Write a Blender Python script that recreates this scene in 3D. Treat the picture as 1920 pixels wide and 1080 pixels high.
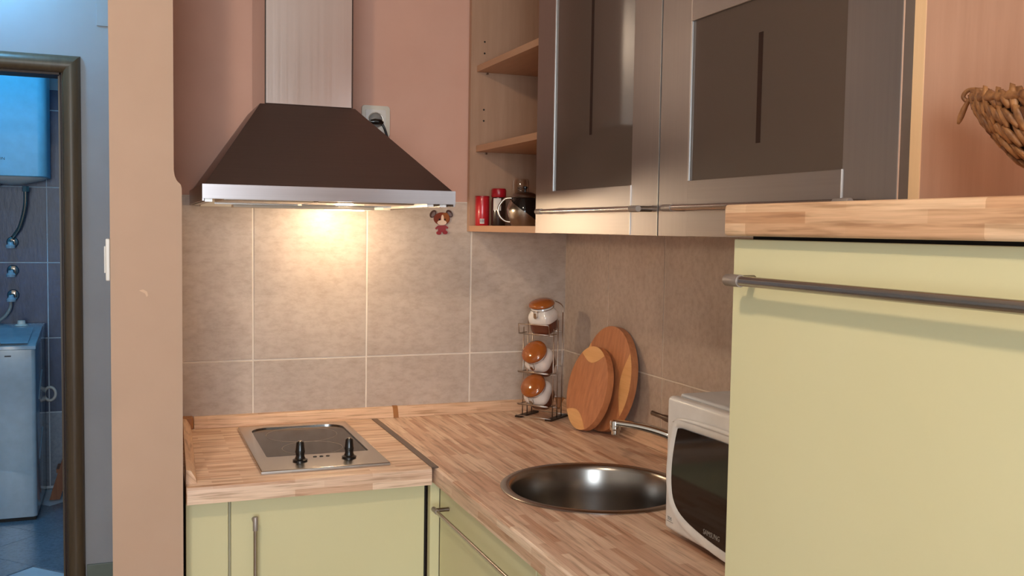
import bpy, bmesh, math, random
from mathutils import Vector, Matrix

random.seed(4)
for o in list(bpy.data.objects):
    bpy.data.objects.remove(o, do_unlink=True)
scene = bpy.context.scene
COL = scene.collection
PI = math.pi

# ------------------------------------------------------------------ camera
cam_data = bpy.data.cameras.new('camera')
cam_data.sensor_width = 36.0
cam_data.lens = 36.0 * 1828.0 / 1920.0
cam_data.clip_start = 0.05
cam = bpy.data.objects.new('camera', cam_data)
COL.objects.link(cam)
CAM = Vector((-1.24103, -2.71783, 1.44370))
ROWS = [(0.931087, -0.364457, 0.01576), (-0.007181, -0.061505, -0.998081), (0.364727, 0.929187, -0.059884)]
right, down, fwd = (Vector(r).normalized() for r in ROWS)
fwd = right.cross(down).normalized() if right.cross(down).dot(fwd) > 0 else -right.cross(down).normalized()
down = fwd.cross(right).normalized()
up = -down
m = Matrix((right, up, -fwd)).transposed().to_4x4()
m.translation = CAM
cam.matrix_world = m
scene.camera = cam

# ------------------------------------------------------------------ view, world, daylight
vs = scene.view_settings
vs.view_transform = 'Standard'
vs.look = 'None'
vs.exposure = 0.25
vs.gamma = 1.0
vs.use_curve_mapping = False
world = bpy.data.worlds.new('world')
scene.world = world
world.use_nodes = True
bg = world.node_tree.nodes['Background']
bg.inputs[0].default_value = (0.55, 0.75, 1.0, 1)
bg.inputs[1].default_value = 1.0


def area_light(name, loc, rot, sx, sy, power, color):
    d = bpy.data.lights.new(name, 'AREA')
    d.shape = 'RECTANGLE'
    d.size, d.size_y, d.energy, d.color = sx, sy, power, color
    o = bpy.data.objects.new(name, d)
    o.location = loc
    o.rotation_euler = rot
    COL.objects.link(o)
    return o


# daylight falling through the living-room window behind the camera
area_light('window_daylight', (-1.75, -4.52, 1.55), (PI / 2, 0, 0), 1.2, 1.2, 58.0, (0.80, 0.91, 1.0))


def point_light(name, loc, power, color, radius):
    d = bpy.data.lights.new(name, 'POINT')
    d.energy, d.color, d.shadow_soft_size = power, color, radius
    o = bpy.data.objects.new(name, d)
    o.location = loc
    COL.objects.link(o)
    return o


# ------------------------------------------------------------------ materials
def lin(c):
    return tuple(((v / 255.0) / 12.92 if v / 255.0 <= 0.04045 else ((v / 255.0 + 0.055) / 1.055) ** 2.4) for v in c[:3])


def rgba(c):
    return (*lin(c), 1.0)


MATS = {}


def new_mat(name):
    mt = bpy.data.materials.new(name)
    mt.use_nodes = True
    MATS[name] = mt
    nt = mt.node_tree
    return mt, nt, nt.nodes['Principled BSDF']


def link(nt, a, b):
    nt.links.new(a, b)


def tex_coord(nt, scale=(1, 1, 1), rot=(0, 0, 0)):
    tc = nt.nodes.new('ShaderNodeTexCoord')
    mp = nt.nodes.new('ShaderNodeMapping')
    mp.inputs['Scale'].default_value = scale
    mp.inputs['Rotation'].default_value = rot
    link(nt, tc.outputs['Object'], mp.inputs['Vector'])
    return mp.outputs['Vector']


def noise(nt, vec, scale, detail=3.0, rough=0.55):
    n = nt.nodes.new('ShaderNodeTexNoise')
    n.inputs['Scale'].default_value = scale
    n.inputs['Detail'].default_value = detail
    n.inputs['Roughness'].default_value = rough
    link(nt, vec, n.inputs['Vector'])
    return n.outputs['Fac']


def ramp(nt, fac, stops):
    r = nt.nodes.new('ShaderNodeValToRGB')
    els = r.color_ramp.elements
    while len(els) < len(stops):
        els.new(0.5)
    for e, (p, c) in zip(els, stops):
        e.position = p
        e.color = rgba(c)
    link(nt, fac, r.inputs['Fac'])
    return r.outputs['Color']


def bump(nt, bsdf, height, strength, dist=0.002):
    b = nt.nodes.new('ShaderNodeBump')
    b.inputs['Strength'].default_value = strength
    b.inputs['Distance'].default_value = dist
    link(nt, height, b.inputs['Height'])
    link(nt, b.outputs['Normal'], bsdf.inputs['Normal'])


def plain(name, c, rough=0.5, metal=0.0, c2=None, scale=20.0, stretch=(1, 1, 1), bmp=0.0, coat=0.0, spec=0.5, emit=0.0):
    mt, nt, b = new_mat(name)
    c2 = c2 or tuple(max(0, v * 0.95) for v in c)
    f = noise(nt, tex_coord(nt, stretch), scale)
    col = ramp(nt, f, [(0.3, c2), (0.7, c)])
    link(nt, col, b.inputs['Base Color'])
    b.inputs['Roughness'].default_value = rough
    b.inputs['Metallic'].default_value = metal
    b.inputs['Specular IOR Level'].default_value = spec
    b.inputs['Coat Weight'].default_value = coat
    if bmp:
        bump(nt, b, f, bmp)
    if emit:
        b.inputs['Emission Color'].default_value = rgba(c)
        b.inputs['Emission Strength'].default_value = emit
    return mt


def mixc(nt, fac, a, b, mode='MIX'):
    n = nt.nodes.new('ShaderNodeMix')
    n.data_type = 'RGBA'
    n.blend_type = mode
    if isinstance(fac, float):
        n.inputs['Factor'].default_value = fac
    else:
        link(nt, fac, n.inputs['Factor'])
    for v, s in ((a, n.inputs['A']), (b, n.inputs['B'])):
        if isinstance(v, tuple):
            s.default_value = rgba(v)
        else:
            link(nt, v, s)
    return n.outputs['Result']


def staves(name, rot, cols, width, height, rough, vertical=False, coat=0.0):
    """printed / laminated stave pattern: short strips of varied tone with grain along them"""
    mt, nt, b = new_mat(name)
    tc = nt.nodes.new('ShaderNodeTexCoord')
    sp_ = nt.nodes.new('ShaderNodeSeparateXYZ')
    link(nt, tc.outputs['Object'], sp_.inputs[0])
    ad = nt.nodes.new('ShaderNodeMath')
    link(nt, sp_.outputs[rot[1]], ad.inputs[0])
    link(nt, sp_.outputs[rot[2]], ad.inputs[1])
    cb = nt.nodes.new('ShaderNodeCombineXYZ')
    link(nt, sp_.outputs[rot[0]], cb.inputs[0])
    link(nt, ad.outputs[0], cb.inputs[1])
    v = cb.outputs[0]
    br = nt.nodes.new('ShaderNodeTexBrick')
    br.offset, br.offset_frequency, br.squash, br.squash_frequency = 0.37, 2, 1.0, 2
    br.inputs['Color1'].default_value = rgba(cols[0])
    br.inputs['Color2'].default_value = rgba(cols[1])
    br.inputs['Mortar'].default_value = rgba(cols[1])
    br.inputs['Scale'].default_value = 1.0
    br.inputs['Mortar Size'].default_value = 0.0
    br.inputs['Bias'].default_value = 0.0
    br.inputs['Brick Width'].default_value = width
    br.inputs['Row Height'].default_value = height
    link(nt, v, br.inputs['Vector'])
    # streaks
    m2 = nt.nodes.new('ShaderNodeMapping')
    m2.inputs['Scale'].default_value = (8.0, 120.0, 120.0)
    link(nt, v, m2.inputs['Vector'])
    f = noise(nt, m2.outputs['Vector'], 1.0, 3.0, 0.55)
    st = ramp(nt, f, [(0.34, (208, 197, 187)), (0.47, (244, 240, 236)), (0.7, (255, 255, 255))])
    c1 = mixc(nt, 1.0, br.outputs['Color'], st, 'MULTIPLY')
    m3 = nt.nodes.new('ShaderNodeMapping')
    m3.inputs['Scale'].default_value = (14.0, 420.0, 420.0)
    link(nt, v, m3.inputs['Vector'])
    g = noise(nt, m3.outputs['Vector'], 1.0, 2.0)
    gr = ramp(nt, g, [(0.3, (234, 229, 224)), (0.7, (255, 255, 255))])
    c2 = mixc(nt, 1.0, c1, gr, 'MULTIPLY')
    link(nt, c2, b.inputs['Base Color'])
    b.inputs['Roughness'].default_value = rough
    b.inputs['Coat Weight'].default_value = coat
    b.inputs['Coat Roughness'].default_value = 0.25
    bump(nt, b, g, 0.04, 0.001)
    return mt


def wood(name, c, c2, along, rough=0.45, scale=1.0):
    mt, nt, b = new_mat(name)
    s = {'x': (4, 60, 60), 'y': (60, 4, 60), 'z': (60, 60, 4)}[along]
    v = tex_coord(nt, tuple(k * scale for k in s))
    f = noise(nt, v, 1.0, 4.0, 0.6)
    col = ramp(nt, f, [(0.28, c2), (0.72, c)])
    link(nt, col, b.inputs['Base Color'])
    b.inputs['Roughness'].default_value = rough
    bump(nt, b, f, 0.05, 0.001)
    return mt


def brushed(name, c, rough, stretch, aniso=0.0, var=0.03):
    mt, nt, b = new_mat(name)
    f = noise(nt, tex_coord(nt, stretch), 1.0, 2.0)
    col = ramp(nt, f, [(0.3, tuple(v * 0.975 for v in c)), (0.7, c)])
    link(nt, col, b.inputs['Base Color'])
    b.inputs['Metallic'].default_value = 1.0
    mr = nt.nodes.new('ShaderNodeMapRange')
    mr.inputs['To Min'].default_value = rough - var
    mr.inputs['To Max'].default_value = rough + var
    link(nt, f, mr.inputs['Value'])
    link(nt, mr.outputs['Result'], b.inputs['Roughness'])
    return mt


def tile_mat(name, c, c2, c3, bmp=0.25, rough=0.42, streak=(1, 1, 1)):
    mt, nt, b = new_mat(name)
    v = tex_coord(nt)
    f1 = noise(nt, v, 9.0, 4.0, 0.6)
    col1 = ramp(nt, f1, [(0.3, c2), (0.68, c)])
    v2 = tex_coord(nt, streak)
    f2 = noise(nt, v2, 60.0, 4.0, 0.65)
    col2 = ramp(nt, f2, [(0.28, c3), (0.58, (255, 255, 255)), (0.9, (255, 255, 255))])
    c_ = mixc(nt, 0.42, col1, col2, 'MULTIPLY')
    link(nt, c_, b.inputs['Base Color'])
    b.inputs['Roughness'].default_value = rough
    bump(nt, b, f2, bmp, 0.0015)
    return mt


def emission(name, c, strength):
    mt, nt, b = new_mat(name)
    b.inputs['Base Color'].default_value = rgba(c)
    b.inputs['Emission Color'].default_value = rgba(c)
    b.inputs['Emission Strength'].default_value = strength
    return mt


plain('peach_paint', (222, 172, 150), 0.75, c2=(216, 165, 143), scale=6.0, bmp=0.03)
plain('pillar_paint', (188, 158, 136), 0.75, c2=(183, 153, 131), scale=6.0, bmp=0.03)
plain('chip_plaster', (214, 182, 156), 0.8)
plain('hall_paint', (172, 170, 174), 0.7, c2=(166, 164, 168), scale=5.0)
plain('ceiling_paint', (236, 226, 214), 0.8)
plain('white_paint', (232, 228, 220), 0.6)
plain('kitchen_floor', (176, 152, 126), 0.4, c2=(156, 132, 108), scale=3.0, stretch=(1, 8, 1))
tile_mat('beige_tile', (204, 187, 173), (190, 173, 159), (196, 176, 160), 0.35, 0.42, (0.55, 1, 1.0))
plain('grout', (240, 226, 210), 0.8)
tile_mat('blue_tile', (46, 70, 108), (34, 54, 86), (120, 140, 170), 0.5, 0.35, (1, 1, 0.25))
tile_mat('grey_blue_tile', (140, 150, 165), (126, 136, 152), (120, 130, 150), 0.1, 0.35)
plain('bath_grout', (214, 226, 238), 0.8)
tile_mat('bath_floor_tile', (120, 140, 158), (108, 128, 146), (110, 128, 146), 0.05, 0.25)
plain('plinth_tile', (120, 128, 118), 0.4)
wood('door_frame_wood', (104, 84, 62), (86, 68, 50), 'z', 0.38)
wood('jamb_wood', (66, 42, 30), (48, 30, 22), 'z', 0.5)
staves('worktop_x', 'XYZ', [(255, 228, 204), (222, 180, 150)], 0.17, 0.0150, 0.38)
staves('worktop_y', 'YXZ', [(255, 230, 208), (214, 168, 140)], 0.17, 0.0150, 0.38)
staves('upstand_x', 'XYZ', [(246, 210, 178), (224, 182, 150)], 0.21, 0.017, 0.4)
staves('upstand_y', 'YXZ', [(246, 210, 178), (224, 182, 150)], 0.21, 0.017, 0.4)
staves('slab_wood', 'YXZ', [(248, 214, 178), (204, 152, 112)], 0.16, 0.0118, 0.42)
plain('connector_plastic', (168, 112, 66), 0.4)
plain('yellow_front', (217, 210, 168), 0.42, c2=(214, 206, 163), scale=3.0)
plain('cabinet_body', (222, 210, 178), 0.55)
plain('door_side_dark', (92, 80, 72), 0.5)
plain('slot_dark', (48, 30, 22), 0.6, spec=0.2)
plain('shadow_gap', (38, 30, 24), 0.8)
wood('beech', (186, 146, 118), (174, 134, 106), 'z', 0.45)
wood('beech_shelf', (206, 158, 122), (194, 147, 111), 'y', 0.45)
wood('beech_edge', (236, 196, 150), (226, 184, 138), 'z', 0.45)
brushed('aluminium', (178, 168, 162), 0.42, (260, 260, 3))
brushed('aluminium_rail', (178, 168, 162), 0.42, (260, 3, 260))
brushed('aluminium_lit_edge', (226, 222, 218), 0.4, (60, 60, 60))
brushed('steel_chimney', (204, 198, 196), 0.22, (300, 300, 2))
brushed('steel_lip', (172, 165, 165), 0.3, (2, 300, 300))
brushed('steel', (198, 194, 190), 0.25, (10, 1500, 1500), var=0.01)
brushed('steel_dark', (136, 120, 116), 0.34, (2, 300, 300))
brushed('sink_steel', (158, 152, 146), 0.25, (20, 20, 20), var=0.01)
brushed('chrome', (220, 218, 214), 0.08, (30, 30, 30), var=0.02)
brushed('nickel', (190, 180, 168), 0.25, (30, 30, 30))
brushed('nickel_dark', (134, 122, 114), 0.34, (30, 30, 30))
brushed('handle_bar', (186, 178, 172), 0.22, (30, 30, 30))
plain('handle_sleeve', (158, 146, 138), 0.42, metal=0.5)
brushed('wire', (196, 182, 170), 0.32, (30, 30, 30))
plain('wire_dark', (70, 58, 50), 0.4, metal=0.6)
plain('black_plastic', (18, 16, 15), 0.28, coat=0.3)
plain('black_matte', (14, 12, 12), 0.6)
plain('white_plastic', (232, 226, 218), 0.35)
plain('cream_plastic', (226, 216, 200), 0.4)
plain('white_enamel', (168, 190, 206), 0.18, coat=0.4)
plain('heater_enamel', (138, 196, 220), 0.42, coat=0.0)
plain('microwave_white', (238, 234, 230), 0.3, coat=0.2)
plain('microwave_grey', (214, 214, 216), 0.4)
plain('ceramic_white', (236, 228, 220), 0.12, coat=0.5)
plain('ceramic_brown', (160, 88, 36), 0.12, c2=(144, 76, 28), scale=8.0, coat=0.5)
plain('jar_base_brown', (104, 54, 36), 0.2, coat=0.3)
wood('board_brown', (208, 142, 98), (178, 114, 74), 'z', 0.42, 1.4)
wood('board_light', (240, 188, 128), (222, 166, 106), 'y', 0.42, 1.4)
wood('stool_wood', (150, 92, 58), (120, 70, 42), 'z', 0.5)
plain('hob_glass', (34, 26, 22), 0.10, coat=0.0, spec=0.3, scale=3.0)
plain('hob_ring', (170, 150, 134), 0.4)
plain('red_label', (196, 34, 40), 0.3, c2=(176, 26, 34), coat=0.3)
plain('red_cap', (170, 20, 32), 0.32)
plain('label_paper', (224, 212, 204), 0.6)
plain('spice_dark', (52, 34, 28), 0.25, coat=0.6)
plain('dog_brown', (122, 52, 32), 0.35, coat=0.3)
plain('dog_tan', (150, 84, 40), 0.35, coat=0.3)
plain('dog_dark', (78, 50, 42), 0.35, coat=0.3)
plain('dog_cream', (236, 206, 184), 0.4)
plain('dog_red', (150, 46, 54), 0.35, coat=0.3)
plain('ear_grey', (120, 104, 104), 0.5)
plain('basket_fibre', (178, 126, 78), 0.5, c2=(104, 62, 32), scale=70.0, stretch=(1, 1, 1))
plain('basket_dark', (58, 34, 20), 0.8)
plain('mark_grey', (150, 146, 142), 0.5)
plain('mark_dark', (44, 48, 56), 0.5)
emission('lamp_glow', (255, 226, 178), 14.0)
emission('ceiling_lamp_glow', (255, 226, 190), 3.0)
emission('cool_lamp_glow', (190, 225, 255), 3.0)

# frosted pane: satin glass over a dim cabinet interior
mt, nt, b = new_mat('frosted_glass')
b.inputs['Base Color'].default_value = rgba((92, 76, 64))
b.inputs['Roughness'].default_value = 0.5
b.inputs['Transmission Weight'].default_value = 0.25
b.inputs['IOR'].default_value = 1.5
b.inputs['Coat Weight'].default_value = 0.9
b.inputs['Coat Roughness'].default_value = 0.06
mt, nt, b = new_mat('clear_glass')
b.inputs['Base Color'].default_value = (0.95, 0.93, 0.9, 1)
b.inputs['Roughness'].default_value = 0.03
b.inputs['Transmission Weight'].default_value = 1.0
b.inputs['IOR'].default_value = 1.3
mt, nt, b = new_mat('dark_glass')
b.inputs['Base Color'].default_value = rgba((30, 22, 19))
b.inputs['Roughness'].default_value = 0.07
b.inputs['Specular IOR Level'].default_value = 0.3
b.inputs['Coat Weight'].default_value = 0.0
b.inputs['Coat Roughness'].default_value = 0.04


# ------------------------------------------------------------------ geometry helpers
def box(bm, x0, x1, y0, y1, z0, z1, bev=0.0, seg=2):
    r = bmesh.ops.create_cube(bm, size=1.0)
    vs_ = r['verts']
    for v in vs_:
        v.co = Vector(((x0 + x1) / 2 + v.co.x * (x1 - x0), (y0 + y1) / 2 + v.co.y * (y1 - y0), (z0 + z1) / 2 + v.co.z * (z1 - z0)))
    if bev > 0:
        es = list({e for v in vs_ for e in v.link_edges})
        bmesh.ops.bevel(bm, geom=es, offset=bev, segments=seg, affect='EDGES', profile=0.5)
    return bm


def prism(bm, pts, vec, bev=0.0):
    """extrude a planar loop of 3-D points along vec"""
    vec = Vector(vec)
    a = [bm.verts.new(Vector(p)) for p in pts]
    c = [bm.verts.new(Vector(p) + vec) for p in pts]
    n = len(pts)
    fs = [bm.faces.new(list(reversed(a))), bm.faces.new(c)]
    for i in range(n):
        fs.append(bm.faces.new((a[i], a[(i + 1) % n], c[(i + 1) % n], c[i])))
    if bev:
        es = list({e for f in fs[:2] for e in f.edges})
        bmesh.ops.bevel(bm, geom=es, offset=bev, segments=2, affect='EDGES', profile=0.5)
    return bm


def frame_from(d):
    d = Vector(d).normalized()
    u = d.orthogonal().normalized() if abs(d.z) > 0.95 else Vector((0, 0, 1)).cross(d).normalized()
    return u, d.cross(u).normalized(), d


def tube(bm, pts, r, n=10, closed=False, cap=True):
    pts = [Vector(p) for p in pts]
    rs = r if isinstance(r, (list, tuple)) else [r] * len(pts)
    rings = []
    N = len(pts)
    prev = None
    for i, p in enumerate(pts):
        if closed:
            d = (pts[(i + 1) % N] - pts[i - 1])
        else:
            d = pts[min(i + 1, N - 1)] - pts[max(i - 1, 0)]
        d.normalize()
        if prev is None:
            u, w, _ = frame_from(d)
        else:
            u = (prev - d * prev.dot(d)).normalized()
            w = d.cross(u)
        prev = u
        rings.append([bm.verts.new(p + (u * math.cos(2 * PI * k / n) + w * math.sin(2 * PI * k / n)) * rs[i]) for k in range(n)])
    M = N if closed else N - 1
    for i in range(M):
        A, B = rings[i], rings[(i + 1) % N]
        for k in range(n):
            bm.faces.new((A[k], A[(k + 1) % n], B[(k + 1) % n], B[k]))
    if cap and not closed:
        bm.faces.new(list(reversed(rings[0])))
        bm.faces.new(rings[-1])
    return bm


def smooth_path(pts, k=6):
    """Catmull-Rom through the points"""
    P = [Vector(p) for p in pts]
    P = [P[0] * 2 - P[1]] + P + [P[-1] * 2 - P[-2]]
    out = []
    for i in range(1, len(P) - 2):
        for j in range(k):
            t = j / k
            a, b_, c, d = P[i - 1], P[i], P[i + 1], P[i + 2]
            out.append(0.5 * ((2 * b_) + (c - a) * t + (2 * a - 5 * b_ + 4 * c - d) * t * t + (3 * b_ - a - 3 * c + d) * t ** 3))
    out.append(P[-2])
    return out


def lathe(bm, prof, n=32, center=(0, 0, 0), sx=1.0, sy=1.0, power=2.0):
    """profile of (radius, z); power > 2 gives a rounded-square section"""
    cx, cy, cz = center
    rings = []
    for r, z in prof:
        if r < 1e-6:
            rings.append([bm.verts.new((cx, cy, cz + z))])
        else:
            ring = []
            for k in range(n):
                a = 2 * PI * k / n
                c, s = math.cos(a), math.sin(a)
                q = (abs(c) ** power + abs(s) ** power) ** (-1.0 / power)
                ring.append(bm.verts.new((cx + r * q * c * sx, cy + r * q * s * sy, cz + z)))
            rings.append(ring)
    for A, B in zip(rings, rings[1:]):
        if len(A) == 1 and len(B) == 1:
            continue
        for k in range(n):
            k2 = (k + 1) % n
            if len(A) == 1:
                bm.faces.new((A[0], B[k2], B[k]))
            elif len(B) == 1:
                bm.faces.new((A[k], A[k2], B[0]))
            else:
                bm.faces.new((A[k], A[k2], B[k2], B[k]))
    return bm


def cyl(bm, p0, p1, r, n=20, bev=0.0):
    return tube(bm, [p0, p1], r, n)


def B():
    return bmesh.new()


def finish(name, bm, mat, parent=None, smooth=None, xf=None, kind=None):
    """link a bmesh as one mesh object"""
    if xf is not None:
        bmesh.ops.transform(bm, matrix=xf, verts=bm.verts)
    bmesh.ops.recalc_face_normals(bm, faces=bm.faces)
    me = bpy.data.meshes.new(name)
    bm.to_mesh(me)
    bm.free()
    me.materials.append(MATS[mat])
    if smooth:
        for p in me.polygons:
            p.use_smooth = True
        if smooth is not True:
            me.set_sharp_from_angle(angle=math.radians(smooth))
    o = bpy.data.objects.new(name, me)
    COL.objects.link(o)
    if parent is not None:
        o.parent = parent
        o.matrix_parent_inverse = ROOTM[parent.name].inverted()
        ROOTM[o.name] = ROOTM[parent.name]
    else:
        ROOTM[o.name] = Matrix.Identity(4)
    if kind:
        o['kind'] = kind
    return o


ROOTM = {}


def thing(name, loc, label, cat, group=None):
    o = bpy.data.objects.new(name, None)
    o.empty_display_size = 0.05
    o.location = loc
    COL.objects.link(o)
    o['label'] = label
    o['category'] = cat
    if group:
        o['group'] = group
    ROOTM[o.name] = Matrix.Translation(Vector(loc))
    return o


def tag(o, label, cat, group=None):
    o['label'] = label
    o['category'] = cat
    if group:
        o['group'] = group
    return o


def child_of_part(o, part):
    """make an already placed mesh a sub-part of a part"""
    o.parent = part
    o.matrix_parent_inverse = ROOTM[part.name].inverted() if part.parent is None else Matrix.Identity(4)
    return o


def sub(name, bm, mat, part, smooth=None, xf=None):
    """sub-part: parts sit at identity in world, so parent space equals world space"""
    o = finish(name, bm, mat, None, smooth, xf)
    o.parent = part
    # world matrix of part is identity by construction
    o.matrix_parent_inverse = Matrix.Identity(4)
    ROOTM[o.name] = Matrix.Identity(4)
    return o


def struct(name, bm, mat, smooth=None):
    return finish(name, bm, mat, None, smooth, kind='structure')


def rect_with_hole_slab(bm, x0, x1, y0, y1, z0, z1, hole):
    """slab with a vertical hole given as list of (x, y)"""
    def ring(pts, z):
        return [bm.verts.new((x, y, z)) for x, y in pts]
    outer = [(x0, y0), (x1, y0), (x1, y1), (x0, y1)]
    for z in (z0, z1):
        O, H = ring(outer, z), ring(hole, z)
        es = [bm.edges.new((O[i], O[(i + 1) % 4])) for i in range(4)]
        es += [bm.edges.new((H[i], H[(i + 1) % len(H)])) for i in range(len(H))]
        bmesh.ops.triangle_fill(bm, edges=es, use_beauty=True, use_dissolve=False)
        if z == z0:
            O0, H0 = O, H
        else:
            for A, C in ((O0, O), (H0, H)):
                n = len(A)
                for i in range(n):
                    bm.faces.new((A[i], A[(i + 1) % n], C[(i + 1) % n], C[i]))
    return bm


def rrect(x0, x1, y0, y1, r, n=6):
    pts = []
    for cx, cy, a0 in ((x1 - r, y1 - r, 0), (x0 + r, y1 - r, PI / 2), (x0 + r, y0 + r, PI), (x1 - r, y0 + r, 1.5 * PI)):
        for k in range(n + 1):
            a = a0 + PI / 2 * k / n
            pts.append((cx + r * math.cos(a), cy + r * math.sin(a)))
    return pts


def rrect2(x0, x1, y0, y1, rb, rf, n=6):
    """rounded rectangle, radius rb at the rear (y1) and rf at the front (y0)"""
    pts = []
    for cx, cy, r, a0 in ((x1 - rb, y1 - rb, rb, 0), (x0 + rb, y1 - rb, rb, PI / 2), (x0 + rf, y0 + rf, rf, PI), (x1 - rf, y0 + rf, rf, 1.5 * PI)):
        for k in range(n + 1):
            a = a0 + PI / 2 * k / n
            pts.append((cx + r * math.cos(a), cy + r * math.sin(a)))
    return pts


def text_obj(name, body, size, origin, xdir, up_dir, mat, parent, depth=0.0004, width=1.0):
    """lettering as thin mesh"""
    cu = bpy.data.curves.new(name, 'FONT')
    cu.body = body
    cu.size = size
    cu.extrude = depth
    cu.resolution_u = 2
    tmp = bpy.data.objects.new(name + '_tmp', cu)
    COL.objects.link(tmp)
    dg = bpy.context.evaluated_depsgraph_get()
    me = bpy.data.meshes.new_from_object(tmp.evaluated_get(dg))
    bpy.data.objects.remove(tmp, do_unlink=True)
    xd, ud = Vector(xdir).normalized(), Vector(up_dir).normalized()
    zd = xd.cross(ud)
    M = Matrix((xd * width, ud, zd)).transposed().to_4x4()
    M.translation = Vector(origin)
    me.transform(M)
    me.materials.clear()
    me.materials.append(MATS[mat])
    o = bpy.data.objects.new(name, me)
    COL.objects.link(o)
    o.parent = parent
    o.matrix_parent_inverse = ROOTM[parent.name].inverted()
    ROOTM[o.name] = ROOTM[parent.name]
    return o


# ================================================================== THE SETTING
ZC = 0.90           # worktop height
CEIL = 2.62
struct('floor', box(B(), -4.1, 0.1, -4.65, 1.57, -0.06, 0.0), 'kitchen_floor')
struct('ceiling', box(B(), -4.1, 0.1, -4.65, 3.2, CEIL, CEIL + 0.06), 'ceiling_paint')
wall_back = struct('wall_back', box(B(), -1.16, 0.1, 0.008, 0.10, 0, CEIL), 'peach_paint')
wall_right = struct('wall_right', box(B(), 0.008, 0.10, -4.65, 0.008, 0, CEIL), 'peach_paint')
struct('wall_far_left', box(B(), -4.1, -4.0, -4.65, 1.57, 0, CEIL), 'white_paint')
# wall behind the camera with a window opening
bm = B()
box(bm, -4.0, -2.4, -4.65, -4.55, 0, CEIL)
box(bm, -1.1, 0.008, -4.65, -4.55, 0, CEIL)
box(bm, -2.4, -1.1, -4.65, -4.55, 0, 0.9)
box(bm, -2.4, -1.1, -4.65, -4.55, 2.2, CEIL)
struct('wall_front', bm, 'white_paint')
bm = B()
for a in ((-2.4, -2.35, 0.9, 2.2), (-1.15, -1.1, 0.9, 2.2), (-2.35, -1.15, 0.9, 0.95), (-2.35, -1.15, 2.15, 2.2), (-1.77, -1.73, 0.95, 2.15)):
    box(bm, a[0], a[1], -4.64, -4.58, a[2], a[3])
w1 = struct('window_1', bm, 'white_paint')
for xa, xb in ((-2.35, -1.77), (-1.73, -1.15)):
    finish('pane', box(B(), xa, xb, -4.615, -4.609, 0.95, 2.15), 'clear_glass', w1)

# partition between kitchen niche and hallway: thinner painted part above the tiled part
bm = B()
prof = [(-1.277, 0), (-1.1435, 0), (-1.1435, 1.515), (-1.1455, 1.523), (-1.1525, 1.530), (-1.157, 1.540), (-1.1585, 1.552), (-1.1585, CEIL), (-1.277, CEIL)]
prism(bm, [(x, -0.655, z) for x, z in prof], (0, 2.10, 0))
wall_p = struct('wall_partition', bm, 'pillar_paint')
chip = finish('plaster_chip', prism(B(), [(-1.2245, -0.6552, 1.3115), (-1.217, -0.6552, 1.3135), (-1.2095, -0.6552, 1.309), (-1.208, -0.6552, 1.3015), (-1.2105, -0.6552, 1.2985), (-1.2135, -0.6552, 1.3055)], (0, -0.0006, 0)), 'chip_plaster', wall_p)
chip['label'] = 'small chip of paler plaster'

# hallway wall with a doorway to the bathroom
HY = 1.45
bm = B()
box(bm, -4.0, -2.28, HY, HY + 0.12, 0, CEIL)
box(bm, -1.485, -1.277, HY, HY + 0.12, 0, CEIL)
box(bm, -2.28, -1.485, HY, HY + 0.12, 2.035, CEIL)
struct('wall_hall', bm, 'hall_paint')
struct('baseboard_hall', box(B(), -1.409, -1.277, HY - 0.012, HY, 0, 0.083, 0.002), 'plinth_tile')
# door casing (rounded profile) and jambs
trim = struct('trim_1', box(B(), -1.4835, -1.46, HY - 0.002, HY + 0.1215, 0, 2.035), 'jamb_wood')


def casing_profile(n=8):
    return [(t / n, 0.012 + 0.016 * math.sin(PI * min(1.0, (t / n) * 1.0)) ** 0.8 if 0 < t < n else 0.006) for t in range(n + 1)]


W = 0.066
bm = B()
pr = casing_profile()
sec = [(-1.480 + u * W, HY - d) for u, d in pr] + [(-1.480 + W, HY), (-1.480, HY)]
loop = []
# mitred top: height follows the offset
lo = [bm.verts.new((x, y, 0)) for x, y in sec]
hi = [bm.verts.new((x, y, 2.018 + (x + 1.480))) for x, y in sec]
n = len(sec)
for i in range(n):
    bm.faces.new((lo[i], lo[(i + 1) % n], hi[(i + 1) % n], hi[i]))
bm.faces.new(hi); bm.faces.new(list(reversed(lo)))
finish('casing', bm, 'door_frame_wood', trim, 40)
bm = B()
sec = [(2.018 + u * W, HY - d) for u, d in pr] + [(2.018 + W, HY), (2.018, HY)]
lo = [bm.verts.new((-2.34, y, z)) for z, y in sec]
hi = [bm.verts.new((-1.480 + (z - 2.018), y, z)) for z, y in sec]
for i in range(n):
    bm.faces.new((lo[i], lo[(i + 1) % n], hi[(i + 1) % n], hi[i]))
bm.faces.new(hi); bm.faces.new(list(reversed(lo)))
finish('casing', bm, 'door_frame_wood', trim, 40)
bm = B()
box(bm, -2.34, -2.275, HY - 0.025, HY, 0, 2.018)
finish('casing', bm, 'door_frame_wood', trim)
finish('jamb', box(B(), -1.4955, -1.4835, HY + 0.03, HY + 0.10, 0, 2.010), 'door_frame_wood', trim)
finish('jamb', box(B(), -1.489, -1.4825, HY + 0.0, HY + 0.03, 0, 2.024), 'jamb_wood', trim)
finish('jamb', box(B(), -2.275, -1.4835, HY + 0.0, HY + 0.12, 2.010, 2.035), 'jamb_wood', trim)

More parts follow.
